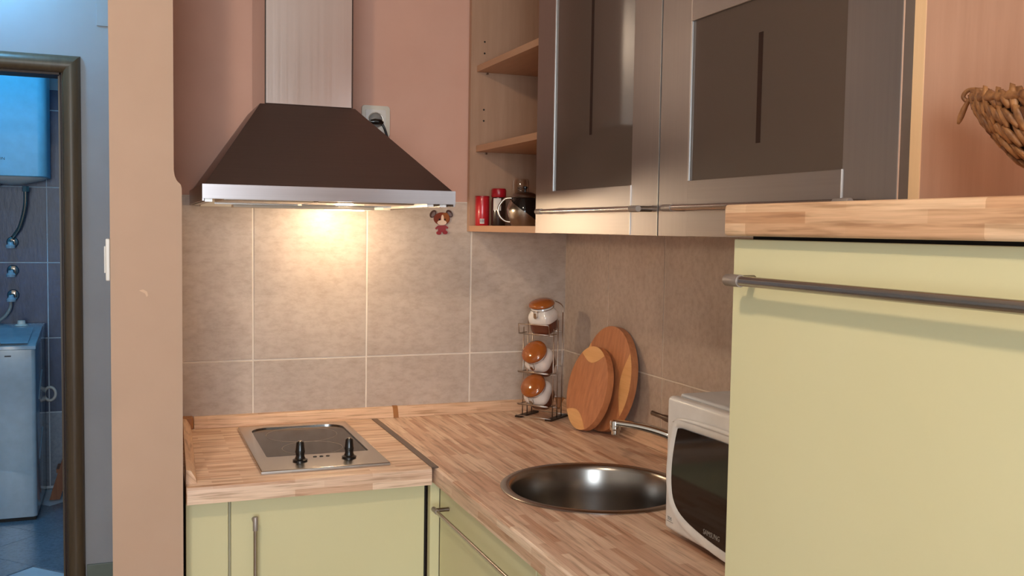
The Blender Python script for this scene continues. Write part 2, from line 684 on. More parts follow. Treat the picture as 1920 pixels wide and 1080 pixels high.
# bathroom beyond
BY = 3.05
struct('floor_bathroom', box(B(), -3.2, -1.2, 1.57, 3.2, -0.06, -0.006), 'bath_grout')
fb = bpy.data.objects['floor_bathroom']
S = 0.33
for i in range(-6, 7):
    for j in range(-6, 7):
        cx = -1.63 + (i - j) * S * math.sqrt(0.5)
        cy = 1.99 + (i + j) * S * math.sqrt(0.5)
        if not (-2.6 < cx < -1.25 and 1.75 < cy < 2.9):
            continue
        bm = B()
        box(bm, -S / 2 + 0.001, S / 2 - 0.001, -S / 2 + 0.001, S / 2 - 0.001, -0.006, 0.0)
        finish('tile', bm, 'bath_floor_tile', fb, xf=Matrix.Translation((cx, cy, 0)) @ Matrix.Rotation(PI / 4, 4, 'Z'))
wb = struct('wall_bathroom', box(B(), -3.2, -1.2, BY + 0.008, BY + 0.1, 0, CEIL), 'hall_paint')
finish('grout_bed', box(B(), -3.0, -1.3, BY + 0.003, BY + 0.008, 0, 2.146), 'bath_grout', wb)
zs = [0.02, 0.411, 0.811, 1.211, 1.611, 2.035, 2.146]
zs = [0.012, 0.418, 0.822, 1.228, 1.629, 2.037, 2.148]
for zi in range(6):
    x = -1.652 + 0.33
    for k in range(4):
        x0, x1 = x - 0.33, x
        finish('tile', box(B(), x0 + 0.003, x1 - 0.003, BY, BY + 0.003, zs[zi] + 0.003, zs[zi + 1] - 0.003, 0.0008, 1),
               'grey_blue_tile' if zi == 0 else 'blue_tile', wb)
        x -= 0.33
struct('wall_bathroom_right', box(B(), -1.25, -1.2, 1.57, BY + 0.008, 0, CEIL), 'hall_paint')
struct('wall_bathroom_left', box(B(), -3.2, -3.1, 1.57, BY + 0.008, 0, CEIL), 'hall_paint')

# ------------------------------------------------------------------ kitchen wall tiles
TZ = [0.905, 1.0765, 1.5215]
XG = [-1.142, -0.930, -0.6165, -0.3055, 0.006]
finish('grout_bed', box(B(), -1.142, 0.008, 0.0016, 0.008, 0.86, 1.5215), 'grout', wall_back)
for r in range(2):
    for c in range(4):
        g = 0.0023
        finish('tile', box(B(), XG[c] + g, XG[c + 1] - g, 0.0, 0.0016, TZ[r] + g, TZ[r + 1] - g, 0.0007, 1), 'beige_tile', wall_back)
YG = [-0.002, -0.2905, -0.5955, -0.901, -1.2065, -1.512, -1.8]
finish('grout_bed', box(B(), 0.0016, 0.008, -1.8, 0.0016, 0.86, 1.5215), 'grout', wall_right)
for r in range(2):
    for c in range(6):
        g = 0.0019
        finish('tile', box(B(), 0.0, 0.0016, YG[c + 1] + g, YG[c] - g, TZ[r] + g, TZ[r + 1] - g, 0.0007, 1), 'beige_tile', wall_right)

# ================================================================== WORKTOPS
hw = thing('hob_worktop', (-0.86, -0.3, 0.862), 'striped wood worktop carrying the two-ring hob', 'worktop')
bm = B()
# rounded front nose
nose = [(-0.012, 0.862), (-0.622, 0.862), (-0.622, 0.894), (-0.6205, 0.898), (-0.616, 0.9), (-0.012, 0.9)]
nose = [(-0.003, 0.862), (-0.622, 0.862), (-0.622, 0.893), (-0.6202, 0.8978), (-0.6155, 0.9), (-0.003, 0.9)]
prism(bm, [(-1.134, y, z) for y, z in nose], (1.134 - 0.606, 0, 0))
finish('slab', bm, 'worktop_x', hw, 30)
finish('edge_band', box(B(), -1.1355, -1.134, -0.621, -0.003, 0.8625, 0.8995), 'slab_wood', hw)
finish('joint_strip', box(B(), -0.606, -0.590, -0.621, -0.03, 0.9002, 0.9024, 0.0006, 1), 'nickel_dark', hw)

SC = Vector((-0.322, -0.882))
SR = 0.203
sw = thing('sink_worktop', (-0.3, -0.9, 0.862), 'long striped wood worktop with the round sink let into it', 'worktop')
bm = B()
hole = [(SC.x + 0.192 * math.cos(2 * PI * k / 64), SC.y + 0.192 * math.sin(2 * PI * k / 64)) for k in range(64)]
rect_with_hole_slab(bm, -0.598, -0.002, -1.772, -0.003, 0.862, 0.9, hole)
es = [e for e in bm.edges if all(abs(v.co.x + 0.598) < 1e-5 and abs(v.co.z - 0.9) < 1e-5 for v in e.verts)]
bmesh.ops.bevel(bm, geom=es, offset=0.006, segments=3, affect='EDGES', profile=0.5)
bmesh.ops.triangulate(bm, faces=[f for f in bm.faces if len(f.verts) > 4])
finish('slab', bm, 'worktop_y', sw, 30)

# upstands along the walls
UP = [(0.0, 0.0), (0.022, 0.0), (0.020, 0.006), (0.012, 0.024), (0.008, 0.029), (0.0, 0.030)]   # (out, up)
ub = thing('worktop_upstand', (-0.6, -0.01, ZC), 'low wooden upstand strip along the foot of the back tiles', 'upstand')
finish('profile', prism(B(), [(-1.085, -0.0005 - d, ZC + 0.0005 + h_) for d, h_ in UP], (0.545, 0, 0)), 'upstand_x', ub)
finish('profile', prism(B(), [(-0.527, -0.0005 - d, ZC + 0.0005 + h_) for d, h_ in UP], (0.497, 0, 0)), 'upstand_x', ub)
o = finish('joint_clip', prism(B(), [(-0.541, -0.0005 - d * 1.1, ZC + 0.0005 + h_ * 1.06) for d, h_ in UP], (0.0145, 0, 0)), 'connector_plastic', ub)
o['label'] = 'brown plastic joint clip'
ur = thing('worktop_upstand', (-0.01, -0.9, ZC), 'wooden upstand strip running along the right wall behind the tap', 'upstand')
finish('profile', prism(B(), [(-0.0005 - d, -1.77, ZC + 0.0005 + h_) for d, h_ in UP], (0, 1.742, 0)), 'upstand_y', ur)
bm = B()
box(bm, -0.0285, -0.0005, -0.0275, -0.0005, ZC + 0.0005, ZC + 0.032, 0.004)
o = finish('corner_clip', bm, 'connector_plastic', ur)
o['label'] = 'brown plastic corner clip'
ul = thing('worktop_upstand', (-1.11, -0.3, ZC), 'wooden upstand strip at the left end of the hob worktop', 'upstand')
bm = B()
a0, a1 = Vector((-1.114, -0.004)), Vector((-1.135, -0.600))
bt = [(0.0, 0.0), (0.022, 0.0), (0.019, 0.012), (0.010, 0.028), (0.0, 0.031)]
loopA = [bm.verts.new((a0.x + d, -0.03, ZC + 0.0005 + h_)) for d, h_ in bt]
loopB = [bm.verts.new((a1.x + d, -0.600, ZC + 0.0005 + h_)) for d, h_ in bt]
for i in range(5):
    bm.faces.new((loopA[i], loopA[(i + 1) % 5], loopB[(i + 1) % 5], loopB[i]))
bm.faces.new(loopA); bm.faces.new(list(reversed(loopB)))
finish('profile', bm, 'upstand_y', ul)
o = finish('corner_clip', box(B(), -1.116, -1.0865, -0.0285, -0.0005, ZC + 0.0005, ZC + 0.033, 0.004), 'connector_plastic', ul)
o['label'] = 'brown plastic corner clip'


# ================================================================== HANDLES
def bar_handle(door, p0, p1, out, r=0.0055, sleeve=0.03, mat='handle_bar'):
    """bar from p0 to p1 carried on posts; out points from the bar back to the door"""
    p0, p1, out = Vector(p0), Vector(p1), Vector(out)
    d = (p1 - p0).normalized()
    bm = B()
    tube(bm, [p0 + d * sleeve, p1 - d * sleeve], r * 0.82, 16)
    hnd = sub('handle', bm, mat, door, 40)
    for a, s in ((p0, 1), (p1, -1)):
        bm = B()
        tube(bm, [a, a + d * s * 0.0008, a + d * s * sleeve], [r * 0.9, r, r], 16)
        finish_sub(bm, 'handle_sleeve', 'handle_sleeve', hnd)
        bm = B()
        q = a + d * s * sleeve * 0.45
        tube(bm, [q, q + out], r * 0.85, 14)
        finish_sub(bm, 'handle_post', 'nickel_dark', hnd)
    return hnd


def finish_sub(bm, name, mat, hnd):
    """posts and sleeves live beside the bar, on the door itself (no fourth level)"""
    return sub(name, bm, mat, hnd.parent, 40)


# ================================================================== BASE CABINETS
hc = thing('hob_cabinet', (-0.87, -0.3, 0), 'pale yellow base cabinet below the hob with a tall bar handle', 'cabinet')
finish('body', box(B(), -1.130, -0.612, -0.560, -0.02, 0.10, 0.861), 'cabinet_body', hc)
finish('plinth', box(B(), -1.128, -0.612, -0.50, -0.48, 0.0, 0.10), 'yellow_front', hc)
finish('filler_panel', box(B(), -1.1345, -1.0485, -0.580, -0.5605, 0.105, 0.860, 0.0012), 'yellow_front', hc)
dr = finish('door', box(B(), -1.0425, -0.6110, -0.580, -0.5605, 0.105, 0.860, 0.0012), 'yellow_front', hc)
bar_handle(dr, (-0.995, -0.612, 0.822), (-0.995, -0.612, 0.30), (0, 0.032, 0))

sc_ = thing('sink_cabinet', (-0.29, -1.2, 0), 'pale yellow base cabinet run below the sink with slanting long handle', 'cabinet')
finish('body', box(B(), -0.560, -0.02, -1.77, -0.56, 0.10, 0.665), 'cabinet_body', sc_)
finish('plinth', box(B(), -0.50, -0.48, -1.77, -0.52, 0.0, 0.10), 'yellow_front', sc_)
finish('corner_post', box(B(), -0.602, -0.5795, -0.597, -0.575, 0.105, 0.861, 0.001), 'yellow_front', sc_)
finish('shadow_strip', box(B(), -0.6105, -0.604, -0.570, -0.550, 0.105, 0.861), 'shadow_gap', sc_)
d1 = finish('door', box(B(), -0.5795, -0.5605, -1.170, -0.600, 0.105, 0.861, 0.0012), 'yellow_front', sc_)
bar_handle(d1, (-0.612, -0.655, 0.8165), (-0.612, -1.163, 0.8165), (0.032, 0, 0))
d2 = finish('door', box(B(), -0.5795, -0.5605, -1.768, -1.1735, 0.105, 0.861, 0.0012), 'yellow_front', sc_)
bar_handle(d2, (-0.612, -1.22, 0.8165), (-0.612, -1.72, 0.8165), (0.032, 0, 0))

tc_ = thing('tall_cabinet', (-0.3, -2.1, 0), 'tall pale yellow cabinet with thick horizontal bar handle at the right', 'cabinet')
finish('body', box(B(), -0.580, -0.004, -2.40, -1.776, 0.10, 1.428), 'yellow_front', tc_)
finish('plinth', box(B(), -0.52, -0.50, -2.40, -1.78, 0.0, 0.10), 'yellow_front', tc_)
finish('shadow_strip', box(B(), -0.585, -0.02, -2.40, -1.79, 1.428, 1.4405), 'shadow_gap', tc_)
d3 = finish('door', box(B(), -0.600, -0.5805, -2.40, -1.775, 0.105, 1.4368, 0.0012), 'yellow_front', tc_)
bar_handle(d3, (-0.627, -1.8030, 1.3920), (-0.627, -2.36, 1.3920), (0.027, 0, 0), r=0.0068, sleeve=0.026)

st = thing('cabinet_top_board', (-0.3, -2.1, 1.4405), 'thick jointed wood board lying on the tall yellow cabinet', 'board')
bm = B()
box(bm, -0.6165, -0.002, -2.46, -1.7775, 1.4405, 1.4755, 0.004, 3)
finish('board', bm, 'slab_wood', st, 30)

# ================================================================== UPPER CABINETS
ZU = 1.436
us = thing('open_shelf_unit', (-0.16, -0.28, ZU), 'open beech corner shelf unit holding tins and a teapot', 'shelf')
finish('side_panel', box(B(), -0.320, -0.002, -0.0205, -0.002, ZU, 2.2, 0.0005, 1), 'beech', us)
finish('side_panel', box(B(), -0.320, -0.002, -0.565, -0.547, ZU, 2.2), 'beech', us)
finish('back_panel', box(B(), -0.010, -0.002, -0.547, -0.0205, ZU, 2.2), 'beech', us)
finish('bottom_board', box(B(), -0.320, -0.010, -0.547, -0.0205, ZU, ZU + 0.017, 0.0005, 1), 'beech_shelf', us)
for z0, z1 in ((1.667, 1.685), (1.897, 1.915), (2.182, 2.2)):
    finish('shelf_board', box(B(), -0.302, -0.010, -0.5465, -0.021, z0, z1, 0.0005, 1), 'beech_shelf', us)
for z0 in (1.667, 1.897):
    finish('shelf_pin', cyl(B(), (-0.272, -0.021, z0 - 0.004), (-0.272, -0.030, z0 - 0.004), 0.0028, 10), 'nickel', us)
for x, z in ((-0.279, 1.985), (-0.279, 1.952), (-0.279, 1.79), (-0.279, 1.758), (-0.19, 1.937)):
    finish('peg_hole', cyl(B(), (x, -0.0203, z), (x, -0.0209, z), 0.0028, 10), 'shadow_gap', us)


def glass_cabinet(name, y0, y1, ztop, label, bar_z, hy0, hy1, panel_right):
    """y0 > y1; doors face -x"""
    t = thing(name, (-0.16, (y0 + y1) / 2, ZU), label, 'cabinet')
    ya, yb = y0 - 0.001, y1 + 0.001
    finish('side_panel', box(B(), -0.3195, -0.002, ya - 0.018, ya, ZU + 0.002, ztop), 'beech', t)
    finish('bottom_board', box(B(), -0.3195, -0.002, yb + 0.018, ya - 0.018, ZU + 0.002, ZU + 0.020), 'beech_shelf', t)
    finish('top_board', box(B(), -0.3195, -0.002, yb + 0.018, ya - 0.018, ztop - 0.018, ztop), 'beech_shelf', t)
    finish('back_panel', box(B(), -0.008, -0.002, yb + 0.018, ya - 0.018, ZU + 0.020, ztop - 0.018), 'beech', t)
    if not panel_right:
        finish('side_panel', box(B(), -0.3195, -0.002, yb, yb + 0.018, ZU + 0.002, ztop), 'beech', t)
    else:
        finish('side_panel', box(B(), -0.3205, -0.002, y1 - 0.016, y1 + 0.002, ZU, 2.2, 0.0006, 1), 'beech', t)
        finish('edge_band', box(B(), -0.3222, -0.3205, y1 - 0.0165, y1 + 0.002, ZU, 2.2), 'beech_edge', t)
    # door: aluminium frame, glass
    dy0, dy1 = y0 - 0.002, y1 + 0.002
    s = 0.098
    door = finish('door', box(B(), -0.340, -0.3205, dy0 - s, dy0, ZU, ztop, 0.0006, 1), 'aluminium', t)
    door['label'] = 'brushed aluminium door frame'
    sub('stile', box(B(), -0.340, -0.3205, dy1, dy1 + s + 0.005, ZU, ztop, 0.0006, 1), 'aluminium', door)
    for z0, z1 in ((ZU + 0.0005, ZU + 0.0965), (ztop - 0.1, ztop - 0.0005)):
        sub('rail', box(B(), -0.3412, -0.3210, dy1 + s + 0.0052, dy0 - s - 0.0012, z0, z1, 0.0006, 1), 'aluminium_rail', door)
    # frame edges facing -y: the light they catch is painted as paler metal
    sub('lit_edge_strip', box(B(), -0.3402, -0.3372, dy0 - s - 0.0011, dy0 - s, ZU + 0.097, ztop - 0.1), 'aluminium_lit_edge', door)
    sub('lit_edge_strip', box(B(), -0.3405, -0.3395, dy0 - s - 0.0030, dy0 - s + 0.0008, ZU + 0.0968, ztop - 0.1), 'aluminium_lit_edge', door)
    sub('lit_edge_strip', box(B(), -0.3416, -0.3205, dy1 + s + 0.0046, dy1 + s + 0.0056, ZU + 0.001, ZU + 0.0966), 'aluminium_lit_edge', door)
    sub('lit_edge_strip', box(B(), -0.3404, -0.3380, dy1 - 0.0008, dy1 + 0.0006, ZU, ztop), 'aluminium_lit_edge', door)
    sub('door_side', box(B(), -0.3380, -0.3208, dy1 - 0.0005, dy1, ZU, ztop), 'door_side_dark', door)  # thin dark grey-brown sheet over the aluminium door side
    gl = sub('glass_pane', box(B(), -0.3372, -0.3327, dy1 + s - 0.004, dy0 - s + 0.004, ZU + 0.09, ztop - 0.092), 'frosted_glass', door)
    mid = (dy0 - s + dy1 + s + 0.005) / 2
    sub('clear_slot', box(B(), -0.3379, -0.3371, mid - 0.0055, mid + 0.0055, bar_z[0], bar_z[1]), 'slot_dark', door)
    bar_handle(door, (-0.374, hy0, 1.4855), (-0.374, hy1, 1.4855), (0.034, 0, 0), r=0.0062, sleeve=0.03)
    return t


glass_cabinet('glass_door_cabinet', -0.566, -1.1475, 2.2, 'tall wall cabinet with aluminium frame and frosted glass next to the open shelves', (1.645, 1.99), -0.655, -1.135, False)
glass_cabinet('glass_door_cabinet', -1.1475, -1.7465, 1.905, 'low wall cabinet with aluminium frame and frosted glass above the microwave', (1.583, 1.752), -1.225, -1.70, True)

# ================================================================== EXTRACTOR HOOD
hd = thing('extractor_hood', (-0.82, -0.2, 1.49), 'stainless steel chimney extractor hood over the hob, lamp switched on', 'hood')
bm = B()
lo = [(-1.089, -0.486), (-0.520, -0.486), (-0.520, 0.0), (-1.089, 0.0)]
hi = [(-0.944, -0.268), (-0.711, -0.268), (-0.711, 0.0), (-0.944, 0.0)]
a = [bm.verts.new((x, y, 1.531)) for x, y in lo]
c = [bm.verts.new((x, y, 1.740)) for x, y in hi]
for i in range(4):
    bm.faces.new((a[i], a[(i + 1) % 4], c[(i + 1) % 4], c[i]))
bm.faces.new(c); bm.faces.new(list(reversed(a)))
finish('canopy', bm, 'steel_dark', hd)
bm = B()
# lip: hollow skirt
X0, X1, Y0 = -1.0935, -0.5155, -0.491
box(bm, X0, X1, Y0, Y0 + 0.004, 1.501, 1.5325)
box(bm, X0, X0 + 0.004, Y0 + 0.004, -0.001, 1.496, 1.5325)
box(bm, X1 - 0.004, X1, Y0 + 0.004, -0.001, 1.496, 1.5325)
finish('lip', bm, 'steel_lip', hd)
bm = B()
box(bm, X0 + 0.004, X1 - 0.004, -0.485, -0.001, 1.508, 1.5305)
finish('underside', bm, 'cream_plastic', hd)
# bottom grille frame tilted slightly to the rear, filters and lamp cover
for x0, x1 in ((-1.045, -0.842), (-0.832, -0.600)):
    f_ = finish('grease_filter', box(B(), x0, x1, -0.430, -0.200, 1.4985, 1.5075, 0.002), 'nickel', hd)
    sub('filter_rim', box(B(), x0, x1, -0.202, -0.196, 1.4955, 1.5075), 'steel', f_)
for x0 in (-1.087, -0.580, -0.548):
    finish('side_rail', box(B(), x0, x0 + 0.016, -0.470, -0.02, 1.4945, 1.508), 'steel', hd)
finish('rear_rail', box(B(), -1.068, -0.560, -0.040, -0.008, 1.492, 1.508), 'cream_plastic', hd)
o = finish('lamp_cover', box(B(), -1.00, -0.640, -0.188, -0.143, 1.4880, 1.4960, 0.002), 'cream_plastic', hd)
bulb = sub('bulb', box(B(), -0.765, -0.665, -0.180, -0.150, 1.4860, 1.4884, 0.0008), 'lamp_glow', o)
bm = B()
box(bm, -0.931, -0.717, -0.262, 0.006, 1.741, 2.60, 0.002)
finish('chimney', bm, 'steel_chimney', hd)
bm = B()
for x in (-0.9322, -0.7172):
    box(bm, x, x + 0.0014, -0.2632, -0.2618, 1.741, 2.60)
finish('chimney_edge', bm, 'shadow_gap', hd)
hood_lamp = point_light('hood_lamp', (-0.715, -0.165, 1.476), 2.8, (1.0, 0.80, 0.55), 0.02)

# ================================================================== HOB
hb = thing('electric_hob', (-0.833, -0.315, ZC), 'two-ring glass hob in a steel frame with two black knobs', 'hob')
bm = B()
hx0, hx1, hy0, hy1 = -0.9775, -0.6885, -0.566, -0.066
holep = rrect2(-0.949, -0.709, -0.435, -0.094, 0.045, 0.006)
# keep the front corners of the pane tight
rect_with_hole_slab(bm, hx0, hx1, hy0, hy1, 0.9005, 0.9075, holep)
es = [e for e in bm.edges if all(abs(v.co.z - 0.9075) < 1e-5 for v in e.verts) and (
    all(abs(v.co.x - hx0) < 1e-5 for v in e.verts) or all(abs(v.co.x - hx1) < 1e-5 for v in e.verts) or all(abs(v.co.y - hy0) < 1e-5 for v in e.verts) or all(abs(v.co.y - hy1) < 1e-5 for v in e.verts))]
bmesh.ops.bevel(bm, geom=es, offset=0.003, segments=3, affect='EDGES', profile=0.5)
finish('frame', bm, 'steel', hb, 35)
bm = B()
prism(bm, [(x, y, 0.9008) for x, y in rrect2(-0.9485, -0.7095, -0.4345, -0.0945, 0.0445, 0.0055)], (0, 0, 0.0035))
gl = finish('glass', bm, 'hob_glass', hb)
for cx, cy, r in ((-0.829, -0.192, 0.090), (-0.829, -0.352, 0.0725)):
    bm = B()
    tube(bm, [(cx + r * math.cos(2 * PI * k / 64), cy + r * math.sin(2 * PI * k / 64), 0.9043) for k in range(64)], 0.0006, 5, closed=True)
    sub('heating_ring', bm, 'hob_ring', gl, True)
for kx in (-0.8815, -0.7685):
    bm = B()
    lathe(bm, [(0, 0), (0.0165, 0), (0.0170, 0.0035), (0.012, 0.006), (0.0095, 0.012), (0.0105, 0.019), (0.0115, 0.022), (0.0105, 0.026), (0.0088, 0.042), (0.0075, 0.0445), (0, 0.0448)], 24, (kx, -0.492, 0.9075))
    k_ = finish('knob', bm, 'black_plastic', hb, 40)
    sub('cap', lathe(B(), [(0, 0), (0.0055, 0), (0.0045, 0.0018), (0, 0.0024)], 16, (kx, -0.492, 0.9522)), 'nickel', k_, True)
for ix in (-0.8425, -0.8275, -0.8125):
    bm = B()
    tube(bm, [(ix + 0.0035 * math.cos(2 * PI * k / 16), -0.462 + 0.0035 * math.sin(2 * PI * k / 16), 0.9077) for k in range(16)], 0.0012, 6, closed=True)
    finish('indicator_light', bm, 'black_plastic', hb, True)

# ================================================================== SINK AND TAP
sk = thing('round_sink', (SC.x, SC.y, ZC), 'round stainless steel sink bowl let into the worktop', 'sink')
bm = B()
pr = [(SR, 0.0006), (SR, 0.002), (SR - 0.004, 0.0045), (SR - 0.016, 0.004), (SR - 0.021, 0.001), (SR - 0.025, -0.008), (SR - 0.030, -0.06), (SR - 0.036, -0.12), (SR - 0.050, -0.152), (SR - 0.075, -0.163), (0.045, -0.168), (0.045, -0.170),
      (SR - 0.073, -0.1655), (SR - 0.047, -0.154), (SR - 0.033, -0.121), (SR - 0.027, -0.06), (SR - 0.022, -0.008), (SR - 0.014, 0.0004), (SR, 0.0006)]
lathe(bm, pr, 96, (SC.x, SC.y, ZC))
bmesh.ops.remove_doubles(bm, verts=bm.verts, dist=1e-5)
finish('bowl', bm, 'sink_steel', sk, 40)
finish('drain', lathe(B(), [(0, 0.002), (0.018, 0.002), (0.03, 0.0), (0.044, -0.001), (0.044, -0.006), (0, -0.006)], 32, (SC.x, SC.y, ZC - 0.164)), 'chrome', sk, 40)

fc = thing('mixer_tap', (-0.066, -0.865, ZC), 'chrome mixer tap with long flat spout beside the microwave', 'tap')
bm = B()
lathe(bm, [(0, 0), (0.026, 0), (0.026, 0.006), (0.021, 0.012), (0.019, 0.05), (0.0205, 0.085), (0.018, 0.098), (0, 0.100)], 28, (-0.066, -0.865, ZC + 0.0005))
finish('tap_body', bm, 'chrome', fc, 40)
# spout: flat arched arm from the body to the nozzle
P0, P1 = Vector((-0.076, -0.853, 0.966)), Vector((-0.1975, -0.728, 1.0015))
path = [P0, P0.lerp(P1, 0.3) + Vector((0, 0, 0.010)), P0.lerp(P1, 0.65) + Vector((0, 0, 0.009)), P1]
pts = smooth_path(path, 7)
bm = B()
dh = (P1 - P0); dh.z = 0; dh.normalize()
side = Vector((-dh.y, dh.x, 0))
rings = []
for i, p in enumerate(pts):
    t = i / (len(pts) - 1)
    w, h_ = 0.014 - 0.002 * t, 0.010 - 0.004 * t
    rings.append([bm.verts.new(p + side * w * cx + Vector((0, 0, h_ * cz))) for cx, cz in ((-1, -0.5), (-0.7, -1), (0.7, -1), (1, -0.5), (1, 0.5), (0.7, 1), (-0.7, 1), (-1, 0.5))])
for A, C in zip(rings, rings[1:]):
    for k in range(8):
        bm.faces.new((A[k], A[(k + 1) % 8], C[(k + 1) % 8], C[k]))
bm.faces.new(rings[0]); bm.faces.new(list(reversed(rings[-1])))
finish('spout', bm, 'chrome', fc, 50)
bm = B()
lathe(bm, [(0, -0.024), (0.0095, -0.024), (0.0095, -0.0145), (0.0125, -0.0135), (0.0132, 0.004), (0.012, 0.0075), (0, 0.008)], 24, (P1.x, P1.y, P1.z - 0.003))
finish('nozzle', bm, 'chrome', fc, 40)
bm = B()
tube(bm, smooth_path([(-0.066, -0.865, 1.000), (-0.086, -0.81, 1.012), (-0.110, -0.742, 1.0225)], 5), [0.011] * 4 + [0.008] * 4 + [0.0055] * 3, 12)
finish('lever', bm, 'nickel_dark', fc, 40)

# ================================================================== MICROWAVE
mw = thing('microwave', (-0.18, -1.455, ZC), 'white microwave oven with dark rounded window standing on the worktop', 'microwave')
MX, MY0, MY1, MZ0, MZ1 = -0.350, -1.700, -1.208, 0.913, 1.152
finish('case', box(B(), -0.322, -0.030, MY0 + 0.002, MY1 - 0.004, MZ0, MZ1 + 0.003, 0.004), 'microwave_grey', mw)
bm = B()
box(bm, MX + 0.003, -0.323, MY0, MY1, MZ0 - 0.002, MZ1, 0.009, 4)
front = finish('front_panel', bm, 'microwave_white', mw, 50)


def yz_loop(pts, x):
    return [(x, y, z) for y, z in pts]


def mw_shape(grow):
    """rounded window outline, its left side bowed; wider towards the bottom right"""
    key = [(-1.252, 1.094), (-1.240, 1.045), (-1.2385, 1.000), (-1.250, 0.968), (-1.285, 0.948), (-1.36, 0.934), (-1.45, 0.928), (-1.560, 0.930),
           (-1.575, 0.945), (-1.578, 1.02), (-1.572, 1.09), (-1.555, 1.104), (-1.42, 1.106), (-1.30, 1.1045), (-1.262, 1.103)]
    c = Vector((-1.41, 1.018))
    out = []
    P = [Vector(k) for k in key]
    N = len(P)
    for i in range(N):
        a, b_, c_, d = P[i - 1], P[i], P[(i + 1) % N], P[(i + 2) % N]
        for j in range(4):
            t = j / 4
            q = 0.5 * ((2 * b_) + (c_ - a) * t + (2 * a - 5 * b_ + 4 * c_ - d) * t * t + (3 * b_ - a - 3 * c_ + d) * t ** 3)
            out.append(q)
    if grow:
        res = []
        for i, q in enumerate(out):
            tn = (out[(i + 1) % len(out)] - out[i - 1]).normalized()
            nn = Vector((tn.y, -tn.x))
            if nn.dot(q - c) < 0:
                nn = -nn
            res.append(q + nn * grow)
        out = res
    return [(q.x, q.y) for q in out]


# door surround: sloping ring from the panel face down to the window
bm = B()
rA = [bm.verts.new(p) for p in yz_loop(mw_shape(0.017), MX + 0.0026)]
rB = [bm.verts.new(p) for p in yz_loop(mw_shape(0.015), MX - 0.0030)]
rC = [bm.verts.new(p) for p in yz_loop(mw_shape(0.004), MX - 0.0045)]
rD = [bm.verts.new(p) for p in yz_loop(mw_shape(0.0), MX + 0.0005)]
n = len(rA)
for A, C in ((rA, rB), (rB, rC), (rC, rD)):
    for i in range(n):
        bm.faces.new((A[i], A[(i + 1) % n], C[(i + 1) % n], C[i]))
bm.faces.new(rD)
dm = finish('door', bm, 'microwave_white', mw, 60)
bm = B()
prism(bm, yz_loop(mw_shape(-0.0004), MX + 0.0004), (-0.0022, 0, 0))
win = sub('window', bm, 'dark_glass', dm)
# brow over the window (grip)
bm = B()
key = smooth_path([(-1.232, 1.1085), (-1.262, 1.117), (-1.33, 1.1215), (-1.42, 1.122), (-1.52, 1.119), (-1.58, 1.110)], 5)
key = smooth_path([(MX + 0.002, -1.232, 1.1085), (MX - 0.001, -1.262, 1.118), (MX - 0.002, -1.33, 1.122), (MX - 0.002, -1.42, 1.1225), (MX - 0.002, -1.52, 1.1195), (MX + 0.002, -1.58, 1.1105)], 5)
tube(bm, key, [0.0005 + 0.0035 * math.sin(PI * i / (len(key) - 1)) for i in range(len(key))], 8)
sub('grip', bm, 'microwave_white', dm, True)
for y in (-1.26, -1.65):
    for x in (-0.30, -0.06):
        finish('foot', lathe(B(), [(0, 0), (0.012, 0), (0.013, 0.012), (0, 0.012)], 14, (x, y, ZC + 0.0005)), 'black_matte', mw)
text_obj('brand_lettering', 'SAMSUNG', 0.0125, (MX - 0.0020, -1.345, 0.9415), (0, -1, 0), (0, 0, 1), 'mark_grey', mw, width=0.86)
text_obj('panel_lettering', 'TDS', 0.0085, (MX + 0.0028, -1.2205, 0.9305), (0, -1, 0), (0, 0, 1), 'mark_grey', mw, width=0.95)
finish('panel_underline', box(B(), MX + 0.0024, MX + 0.0030, -1.240, -1.219, 0.9275, 0.9284), 'mark_grey', mw)
for k in range(2):
    finish('control_knob', lathe(B(), [(0, 0), (0.022, 0), (0.020, 0.014), (0, 0.015)], 24, (0, 0, 0)), 'microwave_grey', mw, 40,
           xf=Matrix.Translation((MX + 0.003, -1.645, 1.08 - 0.085 * k)) @ Matrix.Rotation(-PI / 2, 4, 'Y'))

# ================================================================== SPICE RACK WITH JARS
RC = Vector((-0.126, -0.130, ZC))
fr = Vector((-0.80, -0.60, 0)).normalized()       # front of the rack
sd = Vector((0.60, -0.80, 0)).normalized()        # towards its right-hand side (as seen)


def rk(s, f, z):
    """rack space: s to the right, f to the front, z up"""
    return RC + sd * s + fr * f + Vector((0, 0, z))


rack = thing('spice_rack', tuple(RC), 'tiered wire rack in the corner holding three jars with brown lids', 'rack')
for s in (-0.050, 0.050):
    bm = B()
    q = [rk(s - 0.010, -0.052, 0.0008), rk(s + 0.010, -0.052, 0.0008), rk(s + 0.010, 0.052, 0.0008), rk(s - 0.010, 0.052, 0.0008)]
    prism(bm, q, (0, 0, 0.004))
    finish('foot', bm, 'wire_dark', rack)
for f in (-0.048, 0.050):
    finish('cross_wire', tube(B(), [rk(-0.058, f, 0.0065), rk(0.058, f, 0.0065)], 0.0016, 8), 'wire', rack, True)
for s in (-0.050, 0.050):
    for f, zt in ((0.026, 0.262), (0.0, 0.285), (-0.026, 0.305)):
        finish('upright', tube(B(), [rk(s, f, 0.005), rk(s, f, zt)], 0.0016, 8), 'wire', rack, True)
bm = B()
tube(bm, smooth_path([rk(0.050, -0.026, 0.305), rk(0.046, -0.030, 0.325), rk(0.02, -0.034, 0.337), rk(-0.02, -0.034, 0.337), rk(-0.046, -0.030, 0.325), rk(-0.050, -0.026, 0.305)], 5), 0.0016, 8)
finish('top_hoop', bm, 'wire', rack, True)
TIERS = [(0.250, math.radians(16)), (0.140, math.radians(50)), (0.046, math.radians(52))]
